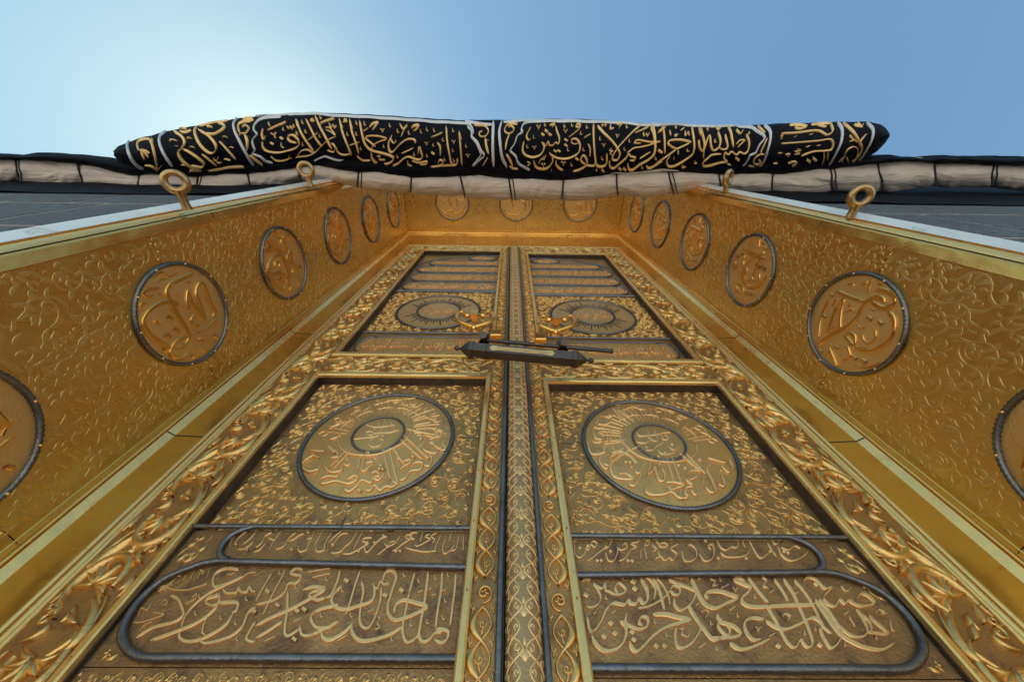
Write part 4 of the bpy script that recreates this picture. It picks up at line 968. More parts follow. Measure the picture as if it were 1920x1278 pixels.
    obj('small_inscription', g, G_LETTER, leaf)
    # ---- upper panel
    up = sheet('upper_panel', .153, .971, 1.685, 3.874, UF, G_BACK, .012)
    okf = lambda p: (p[0]-UC[0])**2+(p[1]-UC[1])**2 > (UR+.010)**2
    st = vines(.160, .966, 2.018, 2.722, .062, okf, 51+s, .0034)
    g = Geo(); place(g, st, FU, .0080, jit=.3); obj('arabesque', g, G_CARVE, up, kind='stuff')
    cz = zz(UC[1]); c = (s*UC[0], UF, cz)
    g = Geo(); disc(g, c, UR, (1, 0, 0), (0, 0, kz), (0, -1, 0), .003, .004); md = obj('medallion', g, G_DISC, leaf)
    g = Geo(); rope(g, c, UR, .0070, (1, 0, 0), (0, 0, kz), (0, -1, 0), .005, n=300); obj('rope_ring', g, PEWTER, md)
    g = Geo(); rope(g, c, Ur, .0066, (1, 0, 0), (0, 0, kz), (0, -1, 0), .008, n=240); obj('rope_ring', g, PEWTER, md)
    g = Geo(); st = []
    for q in range(56):
        a = q*2*np.pi/56; L_ = (.075, .035, .052, .035)[q % 4]*(1.15 if q % 8 == 0 else 1)
        if abs(math.sin(a)) < .25: continue
        st.append((np.array([(UC[0]+(Ur+.010+t*L_)*math.cos(a), UC[1]+(Ur+.010+t*L_)*math.sin(a)) for t in (0, .33, .66, 1)]), np.array([.005, .005, .004, .0015]), 1))
    place(g, st, afn(s, UF-.005), .004); obj('sun_rays', g, RECESS, md, kind='stuff')
    V_ = ('محمد رسول الله' if s < 0 else 'الله جل جلاله')
    g = Geo(); add_text(g, V_, afn(s, UF-.004), UC[0]-.105, UC[0]+.105, UC[1]-.075, UC[1]+.085, .012, s < 0)
    obj('centre_inscription', g, G_LETTER, md, smooth=False)
    tubep('panel_bead', [(.154, 2.742), (.5, 2.742), (.968, 2.742)], .0100, UF-.004, sub=8)
    tubep('panel_bead', [(.154, 2.004), (.5, 2.004), (.968, 2.004)], .0080, UF-.004, sub=8)
    # lowest cartouche of the upper panel
    p_ = stadium(.156, .948, 1.735, 1.945)
    cg = Geo(); q = np.vstack([p_]); n = len(q); cen = np.array([.5, 1.84])
    cg.add([(s*a, UF-.0025, zz(b)) for a, b in np.vstack([q, [cen]])], [(i, (i+1) % n, n, n) for i in range(n)])
    ct = obj('cartouche', cg, G_DISC, leaf, smooth=False)
    tubep('cartouche_bead', p_, .0058, UF-.004, parent=ct, sub=3)
    add = Geo(); add_text(add, ('قد نرى تقلب وجهك في السماء فلنولينك' if s < 0 else 'إن الله يغفر الذنوب جميعا قل يا عبادي'), afn(s, UF-.003), .175, .915, 1.755, 1.925, .010, s < 0)
    obj('inscription', add, G_LETTER, ct, smooth=False)
    # the four text bands below the arch
    bands = [(2.775, 2.965, .950), (3.005, 3.205, .940), (3.245, 3.440, .930), (3.480, 3.640, .860)]
    for j, (z0, z1, ue) in enumerate(bands):
        p_ = stadium(.156, ue, z0, z1); q = p_; n = len(q)
        cg = Geo(); cg.add([(s*a, UF-.0025, zz(b)) for a, b in np.vstack([q, [(.5, (z0+z1)/2)]])], [(i, (i+1) % n, n, n) for i in range(n)])
        ct = obj('cartouche', cg, G_DISC, leaf, smooth=False)
        tubep('cartouche_bead', p_, .0062, UF-.004, parent=ct, sub=3)
        add = Geo(); add_text(add, BAND_TXT[s][3-j], afn(s, UF-.003), .175, ue-.035, z0+.022, z1-.018, .010, s < 0)
        obj('inscription', add, G_LETTER, ct, smooth=False)
    a = np.linspace(0, np.pi/2, 14)
    tubep('arch_bead', np.stack([.16+.795*np.sin(a), 3.42+.43*np.cos(a)], 1), .0065, UF-.003, sub=3)
    c = (s*.33, UF, zz(3.745)); th = np.linspace(0, 2*np.pi, 40)[:-1]
    g = Geo(); disc(g, c, .14, (1, 0, 0), (0, 0, .62), (0, -1, 0), .003, .0); md = obj('top_oval', g, G_DISC, leaf)
    g = Geo(); g.tube(np.stack([c[0]+.145*np.cos(th), np.full(39, UF-.005), c[2]+.092*np.sin(th)], 1), .008, 8, closed=True); obj('oval_ring', g, PEWTER, md)
    g = Geo(); add_text(g, 'الله' if s > 0 else 'بسم الله', afn(s, UF-.004), .25, .41, 3.70, 3.79, .010, s < 0); obj('inscription', g, G_LETTER, md, smooth=False)
    # ---- pewter tube beside the post
    tubep('post_bead', [(.0545, DZ0), (.0545, 1.5), (.0545, DZ1-.02)], .0085, -.002, sub=30)
    if s < 0:
        # patterned half-round post
        a = np.linspace(0, np.pi, 13); PR = .0445; px0 = .0035
        P = np.array([[(px0-PR*math.cos(t), .006-.040*math.sin(t), z) for t in a] for z in (DZ0, DZ1-.04)])
        g = Geo(); g.quadgrid(P)
        tip = np.array([(px0-PR*.9*math.cos(t), .006-.030*math.sin(t), DZ1-.015) for t in a]); g.quadgrid(np.stack([P[1], tip]))
        g.add(np.vstack([tip, [(px0, .004, DZ1)]]), [(i, i+1, 13, 13) for i in range(12)])
        pc = obj('centre_post', g, G_POST, leaf)
        def pf(q):
            t = np.clip(q[:, 1]/.060, -1, 1)*np.pi*.48+np.pi/2
            P = np.stack([px0-PR*np.cos(t), .006-.040*np.sin(t), DZ0+q[:, 0]], 1); N = np.stack([-np.cos(t), -np.sin(t), 0*t], 1); return P, N
        g = Geo(); place(g, damask(4.6, .118, .082), pf, .0009, 'flat', jit=.3); obj('engraved_pattern', g, G_LETTER, pc, kind='stuff')
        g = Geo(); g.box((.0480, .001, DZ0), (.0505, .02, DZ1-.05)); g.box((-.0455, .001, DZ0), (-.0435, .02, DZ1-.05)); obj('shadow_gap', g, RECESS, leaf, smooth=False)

# ================================================================== KNOCKERS, LOCK, EYE BOLTS
KT = (840, 540, 5.333)
for s in (-1, 1):
    dx = 0.; kn = thing('door_knocker', ('polished gold heart shaped knocker overlapping the left sun ray medallion' if s < 0 else 'polished gold heart shaped knocker overlapping the right sun ray medallion'), 'door knocker', (s*.275, 0, 2.0), 'pair of heart shaped door knockers')
    pts = [(1010, 312), (988, 285), (955, 272), (918, 285), (902, 325), (925, 365), (1000, 398), (1075, 422), (1150, 402), (1232, 372), (1274, 332), (1262, 290), (1225, 268), (1185, 282), (1165, 312)]
    Q = np.array(pts, float)/5.333+np.array([840, 540])
    if s < 0: Q = Q+np.array([(258-1075)/5.333, (380-422)/5.333])
    Q = cr(Q, 5); P = on_y(Q[:, 0], Q[:, 1], -.06); n = len(P)
    P[:, 1] = -.055-.028*np.sin(np.linspace(0, np.pi, n))*0-.0*P[:, 1]
    r = .0135*np.interp(np.linspace(0, 1, n), [0, .12, .5, .88, 1], [.85, .8, 1.12, .8, .85])
    g = Geo(); g.tube(P, r, 12); g.ball(P[0], .018, 12); g.ball(P[-1], .018, 12)
    kk = np.array([P[n//2, 0], -.055, P[n//2, 2]-.004]); g.lathe(kk, (0, 0, -1), [(-.012, .016), (.004, .017), (.016, .010), (.022, .001)], 12)
    obj('heart_ring', g, G_POL, kn)
    q = np.array([(1082, 300)], float)/5.333+np.array([840, 540])
    if s < 0: q = q+np.array([(258-1075)/5.333, (380-422)/5.333])
    cx, _, cz = on_y(q[:, 0], q[:, 1], -.06)[0]
    g = Geo(); g.box((cx-.022, -.078, cz-.040), (cx+.022, -.052, cz+.030)); b_ = .004
    g.box((cx-.018, -.052, cz-.030), (cx+.018, .036, cz+.022)); obj('staple', g, G_POL, kn, smooth=False)
    g = Geo(); P_ = np.array([(cx-.045, -.060, cz-.005), (cx, -.060, cz-.005), (cx+.045, -.060, cz-.005)]); g.tube(P_, .007, 8); obj('hinge_pin', g, BRASS, kn)

YL = -.155
lock = thing('door_lock', 'long dark bronze bar lock with pointed ends hanging across both doors', 'lock', (.02, -.155, 1.40))
def lp(x, y, c=YL): 
    q = on_y(np.array([840+x/5.333]), np.array([540+y/5.333]), c)[0]; return q
A_ = lp(215, 612); B_ = lp(1290, 712)
ax = (B_-A_); Ln = np.linalg.norm(ax); ax /= Ln
up = np.array([0, 0, 1.])-ax[2]*ax; up /= np.linalg.norm(up); out_ = np.cross(ax, up)
out_ = out_ if out_[1] < 0 else -out_
def prism(g, stations, n=6, phase=0., sq=1.):
    G = []
    for d, r in stations:
        a = np.arange(n)/n*2*np.pi+phase
        G.append(A_+ax*d+r*(np.cos(a)[:, None]*out_+sq*np.sin(a)[:, None]*up))
    G = np.array(G); g.quadgrid(G, closev=True)
    for k in (0, -1): g.add(np.vstack([G[k], G[k].mean(0)]), [(i, (i+1) % n, n, n) for i in range(n)])
RB = .040
g = Geo(); prism(g, [(0, RB), (Ln*.170, RB), (Ln*.172, RB-.0025), (Ln*.176, RB-.0025), (Ln*.178, RB), (Ln, RB)]); obj('lock_body', g, IRON, lock, smooth=False)
for e, sg in ((0, -1), (Ln, 1)):
    g = Geo(); st = [(e-sg*.022, RB*1.10), (e-sg*.018, RB*1.16), (e-sg*.004, RB*1.16), (e, RB*1.08), (e+sg*.001, RB*1.05), (e+sg*.020, RB*.72), (e+sg*.038, RB*.32), (e+sg*.046, RB*.16)]
    prism(g, st); obj('end_cap', g, IRON, lock, smooth=False)
    g = Geo(); g.lathe(A_+ax*(e+sg*.044), ax*sg, [(0, .006), (.006, .006), (.010, .011), (.018, .013), (.024, .010), (.028, .009), (.031, .005), (.032, .0005)], 12); obj('end_knob', g, IRON, lock)
# engraved plate on the face turned down to the viewer
g = Geo()
pl = [(435, 605), (465, 578), (540, 585), (560, 590), (960, 625), (985, 628), (1010, 645), (1055, 672), (1020, 692), (985, 688), (960, 690), (560, 650), (500, 640), (480, 635)]
fa = math.pi/6
def face_pt(u, v, off=0): # u along, v across the outward-lower face
    a30 = math.pi/6; nrm = out_*math.cos(a30)-up*math.sin(a30); va = up*math.cos(a30)+out_*math.sin(a30)
    return A_+ax*u+nrm*(RB*math.cos(math.pi/6)+off)+va*v
hh = RB*.5
o_ = [(.20, 0), (.225, .55), (.25, .55), (.262, .42), (.74, .42), (.752, .55), (.775, .55), (.80, 0), (.775, -.55), (.752, -.55), (.74, -.42), (.262, -.42), (.25, -.55), (.225, -.55)]
V = [face_pt(Ln*a, hh*b*1.25, .0015) for a, b in o_]+[face_pt(Ln*a, hh*b*1.25, -.001) for a, b in o_]+[face_pt(Ln*.5, 0, .0015)]
n = len(o_); g.add(V, [(i, (i+1) % n, 2*n, 2*n) for i in range(n)]+[(i, (i+1) % n, n+(i+1) % n, n+i) for i in range(n)])
np_ = obj('name_plate', g, PLATE, lock, smooth=False)
g = Geo(); R_ = random.Random(3); st = []
for row in (-.22, .0, .22):
    u = .275
    while u < .725:
        L_ = R_.uniform(.006, .016); st.append((np.array([(u*Ln, hh*row*1.25), (u*Ln+L_*.5, hh*row*1.25+R_.uniform(-.003, .004)), (u*Ln+L_, hh*row*1.25)]), np.full(3, .0009), 1)); u += (L_+.004)/Ln
place(g, st, lambda q: (np.array([face_pt(a, b, .0014) for a, b in q]), np.tile(out_*.866-up*.5, (len(q), 1))), .0008); obj('engraved_writing', g, BRASS, np_)
# shackle bar through the two golden staples, and the lobes that tie it to the body
r0 = lp(372, 520, -.085); r1 = lp(1650, 632, -.085)
g = Geo(); g.tube(np.array([r0+(r1-r0)*t for t in (0, .3, .6, 1)]), .0112, 14); g.lathe(r1, (r1-r0), [(-.012, .0115), (-.011, .0130), (-.002, .0130), (0, .0115), (.001, .001)], 14); obj('shackle_bar', g, IRON, lock)
for x, y in ((365, 505), (1130, 575)):
    c = lp(x, y, -.088); g = Geo(); g.lathe(c+np.array([0, 0, .010]), (0, 0, -1), [(-.028, .001), (-.024, .014), (-.012, .023), (.004, .025), (.012, .022), (.018, .016), (.030, .018), (.050, .026), (.075, .030)], 16); g.tube(np.array([c+[0, 0, -.02], (c+[0, -.035, -.05]), (c+[0, -.068, -.085])]), .019, 12); obj('lug', g, IRON, lock)
for x, y in ((480, 500), (920, 540)):
    c = lp(x, y, -.085); 
    st_ = thing('lock_staple', ('gold block staple on the left leaf holding the lock bar' if x < 600 else 'gold block staple on the right leaf holding the lock bar'), 'staple', (c[0], 0, c[2]), 'gold staples holding the lock bar')
    g = Geo(); P = []
    for y_, w in ((.004, .030), (-.006, .030), (-.012, .022), (-.078, .022), (-.084, .029), (-.122, .029), (-.126, .025)):
        P.append([(c[0]-w, y_, c[2]-w*1.25), (c[0]+w, y_, c[2]-w*1.25), (c[0]+w, y_, c[2]+w*1.25), (c[0]-w, y_, c[2]+w*1.25)])
    P = np.array(P); g.quadgrid(P, closev=True); g.add(P[-1], [(0, 1, 2, 3)]); obj('block', g, G_POL, st_, smooth=False)

BOLTS = [(-1, 1.585, (350, 388), (329, 341), 'large worn brass eye bolt on the left frame edge, lower of the two there', 17, 8.5),
         (-1, 2.66, (582, 346), (574, 318), 'smaller brass eye bolt higher up the left frame edge under the cloth roll', 13, 6),
         (1, 1.60, (1596, 402), (1614, 368), 'large worn brass eye bolt on the right frame edge, lower of the two there', 19, 9),
         (1, 2.72, (1362, 356), (1365, 333), 'smaller brass eye bolt higher up the right frame edge under the cloth roll', 14, 6)]
for sx, z, b_px, r_px, lab, n1, n2 in BOLTS:
    P0 = on_y(np.array([float(b_px[0])]), np.array([float(b_px[1])]), -.765)[0]
    et = thing('eye_bolt', lab, 'eye bolt', P0, 'brass eye bolts on the golden frame')
    # the eye stands straight out from the wall: find how far from the traced ring centre
    best = None
    for yy in np.linspace(-.78, -.95, 120):
        q = on_y(np.array([float(r_px[0])]), np.array([float(r_px[1])]), yy)[0]
        e = (q[2]-P0[2])**2+.3*(q[0]-P0[0])**2
        if best is None or e < best[0]: best = (e, q)
    c = best[1]; L_ = max(.050, P0[1]-c[1])
    c = np.array([c[0], P0[1]-L_, P0[2]+(c[2]-P0[2])*.5])
    R1, rt = .041, .0150
    if z < 2: R1, rt = .035, .0140
    # ring lies in the plane spanned by the shank and a direction across
    e1 = np.array([0, -1., 0]); tw = {(-1, 1): .55, (-1, 2): .15, (1, 1): -.2, (1, 2): .65}[(sx, 1 if z < 2 else 2)]
    e2 = np.array([math.cos(tw), 0, math.sin(tw)*1.0])
    th = np.linspace(0, 2*np.pi, 49)[:-1]
    g = Geo(); g.tube(c+R1*(np.cos(th)[:, None]*e1+np.sin(th)[:, None]*e2), rt*(1+.12*np.cos(th+np.pi)), 14, closed=True); obj('ring', g, BRASS, et)
    g = Geo(); base = np.array([P0[0], -.752, P0[2]]); d = c+e1*(-R1*.95)-base; Ld = np.linalg.norm(d)
    g.lathe(base, d, [(0, rt*1.25), (Ld*.5, rt*1.15), (Ld*.8, rt*1.3), (Ld, rt*1.5)], 14); obj('shank', g, BRASS, et)

# ================================================================== ROLLED CLOTH
def roll_fn(xs, top, bot, zc, rz, wob=0., pinch=None, fold=0.):
    xs = np.array(xs, float)
    def f(px, fr, extra=0.):
        """px: picture column where traced, fr: 0 at the outer edge, 1 at the wall side, 1..2 goes back over the top"""
        px = np.asarray(px, float); fr = np.asarray(fr, float)
        tp = np.interp(px, *top); bt = np.interp(px, *bot)
        ph = np.arccos(np.clip(1-2*np.where(fr <= 1, fr, 2-fr), -1, 1))
        zs = zc-rz*np.sin(ph)
        row = tp+(bt-tp)*(1-np.cos(ph))/2
        P = on_z(px, row, np.maximum(zs, .1))
        P = np.where((fr > 1)[..., None], np.stack([P[..., 0], P[..., 1], 2*zc-P[..., 2]], -1), P)
        cyl = on_z(px, (tp+bt)/2, np.full_like(px, zc))
        N = np.stack([np.zeros_like(px), -np.cos(ph), np.where(fr <= 1, -1, 1)*np.sin(ph)], -1)
        k = extra
        if pinch is not None:
            d = np.min(np.abs(px[..., None]-np.array(pinch)[None]), -1); w = np.exp(-(d/8.)**1.1); k = k-.014*w
            k = k+.007*np.sin(px*.045+fr*3)+.0030*np.sin(px*.17+fr*11+np.sin(px*.05)*3)+.0035*np.abs(np.sin(px*.06-fr*5.5+1.3*np.sin(px*.023)))**.5
        if fold: k = k+fold*(np.sin(px*.045+fr*5+1.5*np.sin(px*.021))+.6*np.sin(px*.13-fr*7))
        return P+N*np.asarray(k)[..., None] if np.ndim(k) else P+N*k, N
    return f
def roll_mesh(f, x0, x1, nx, nf=20):
    X = np.linspace(x0, x1, nx); fr = (1-np.cos(np.linspace(0, np.pi, nf)))/2
    fr = np.concatenate([fr, 1+fr[1:]])
    A, B = np.meshgrid(X, fr, indexing='ij'); P, _ = f(A, B); g = Geo(); g.quadgrid(P)
    for k in (0, -1): 
        n = P.shape[1]; g.add(np.vstack([P[k], P[k].mean(0)]), [(i, (i+1) % n, n, n) for i in range(n)])
    return g
cr_top = ([-260, 0, 50, 150, 187, 240, 300, 367, 463, 557, 596, 670, 700, 771, 859, 897, 955, 1049, 1152, 1220, 1380, 1445, 1495, 1595, 1650, 1695, 1725, 1837, 1920, 2200],
          [295, 295, 293, 303, 309, 316, 318, 320, 316, 304, 300, 312, 312, 318, 320, 316, 322, 324, 316, 310, 314, 314, 310, 302, 298, 296, 298, 302, 305, 305])
cr_bot = ([-260, 0, 50, 83, 143, 190, 233, 283, 333, 400, 467, 560, 630, 671, 709, 756, 822, 878, 927, 993, 1068, 1143, 1237, 1257, 1312, 1380, 1445, 1495, 1557, 1695, 1740, 1800, 1920, 2200],
          [347, 347, 347, 350, 352, 355, 363, 367, 367, 368, 359, 345, 342, 350, 359, 361, 365, 372, 372, 375, 376, 371, 366, 366, 358, 362, 367, 367, 361, 358, 351, 349, 356, 356])
seams = [30, 150, 258, 367, 465, 560, 671, 770, 866, 956, 1056, 1157, 1257, 1351, 1450, 1560, 1652, 1757, 1864, -80, -180, 2000, 2100]
fc = roll_fn(None, cr_top, cr_bot, 3.18, .15, pinch=seams)
cream = thing('rolled_lining', 'cream cotton lining rolled up below the black cloth and tied with dark cord', 'rolled cloth', (0, -.72, 2.95))
obj('lining_roll', roll_mesh(fc, -260, 2200, 900, 14), CREAM, cream)
for i, x in enumerate(seams):
    slant = 9*math.sin(i*1.7)+4
    for dx, w in ((0, .0075),) + (((7, .0045),) if i % 3 == 0 else ()):
        fr = np.linspace(-.0, 1.0, 16); xx = x+dx+slant*(fr-.5)
        P, N = fc(xx, fr, .0); g = Geo(); g.tube(P+N*.001, w, 8); obj('seam_cord', g, THREAD, cream)
# black cloth folded behind, between the two rolls
bk_top = ([-260, 0, 33, 77, 133, 213, 300, 500, 1500, 1620, 1669, 1736, 1770, 1850, 1920, 2200], [289, 289, 291, 287, 290, 301, 300, 292, 292, 297, 291, 297, 292, 293, 294, 294])
bk_bot = ([-260, 0, 50, 150, 187, 240, 300, 367, 463, 557, 596, 670, 700, 771, 859, 897, 955, 1049, 1152, 1220, 1380, 1445, 1495, 1595, 1650, 1695, 1725, 1837, 1920, 2200],
          [301, 301, 299, 309, 316, 329, 331, 334, 329, 316, 312, 327, 326, 336, 336, 330, 340, 341, 331, 323, 330, 330, 325, 313, 307, 303, 304, 309, 312, 312])
fb = roll_fn(None, bk_top, bk_bot, 3.30, .13, fold=.012)
# sits just in front of (below) the top of the lining
fb2 = roll_fn(None, bk_top, bk_bot, 3.12, .13, fold=.004)
blk = thing('folded_black_cloth', 'black silk cloth folded between the embroidered roll and the cream lining', 'cloth', (0, -.8, 3.0))
obj('cloth_fold', roll_mesh(fb2, -260, 2200, 700, 14), BLACK, blk)
# embroidered curtain
er_top = ([213, 222, 237, 271, 324, 369, 437, 482, 557, 589, 668, 747, 822, 878, 925, 993, 1030, 1124, 1237, 1320, 1395, 1470, 1570, 1630, 1650, 1660, 1668],
          [284, 274, 268, 257, 244, 236, 224, 218.5, 212, 211, 214, 218.5, 224, 226, 225, 226, 223, 225, 234, 236, 235, 232, 229, 229, 233, 240, 252])
er_bot = ([213, 228, 256, 300, 370, 430, 478, 560, 645, 728, 860, 925, 1000, 1068, 1139, 1237, 1320, 1400, 1445, 1530, 1595, 1620, 1645, 1660, 1668],
          [291, 308, 322, 329, 330, 326, 320, 312, 309, 318, 326, 328, 328, 330, 329, 325, 319, 321, 322, 318, 311, 301, 284, 268, 256])
fe = roll_fn(None, er_top, er_bot, 3.13, .21, fold=.0025)
emb = thing('embroidered_roll', 'long black curtain roll embroidered with gold Arabic lettering and silver borders', 'embroidered curtain', (0, -1.0, 2.9))
obj('curtain_roll', roll_mesh(fe, 213, 1668, 500, 22), BLACK, emb)
def emb_px(Q):
    tp = np.interp(Q[:, 0], *er_top); bt = np.interp(Q[:, 0], *er_bot)
    t = np.clip((Q[:, 1]-tp)/(bt-tp), .012, .985); fr = t     # row fraction is (1-cos)/2 = fr
    return fe(Q[:, 0], fr)
TA = (200, 180, 5.325); TB = (540, 180, 5.325); TC = (880, 180, 5.325); TD = (1220, 180, 4.0)
SILV = [(TA, '''24 240,420 212,470 205,510 220,570 260,640 310,695 400,752 ; 24 600,350 545,400 530,450 545,520 580,600 625,665 660,705 ; 26 1310,222 1272,280 1280,350 1325,450 1375,550 1430,640 1490,715
20 1740,205 1620,218 1530,240 1480,290 1470,340 1500,385 1458,440 1465,500 1480,540 1460,575 1540,610 1590,650 1660,665 ; 16 1490,200 1700,188 1917,170'''),
 (TB, '''20 -10,185 120,175 260,180 500,195 900,222 1400,252 1760,275 1830,310 1850,370 1830,405 1880,470 1920,560 1925,590 1880,650 1840,692 ; 14 240,655 300,625 370,602 450,625 520,640 600,648'''),
 (TC, '''36 240,248 235,400 235,550 242,700 ; 32 325,255 300,350 310,500 330,620 375,715 ; 20 -40,262 60,275 150,280 230,285 ; 22 1917,296 1700,282 1300,256 1000,250 700,254 600,262 540,290 520,340 530,365 480,400 450,480 410,545 460,600 490,670 550,710 650,755 760,765 900,772 1150,780 1380,776 1450,762 1650,765 1917,745
20 -20,310 20,350 25,405 80,460 115,540 148,592 100,640 40,695 ; 14 340,265 500,255 640,245'''),
 (TD, '''14 -10,562 200,550 400,537 540,536 640,541 ; 18 640,541 690,525 725,485 742,445 785,425 812,370 850,312 800,270 745,232 640,222 ; 22 850,218 890,260 896,320 872,420 850,490 800,552 ; 22 1400,200 1434,250 1430,330 1405,400 1360,480 1310,545 ; 20 1620,195 1665,250 1655,320 1620,400 1570,470 1510,515 ; 14 640,222 400,226 200,216 0,214''')]
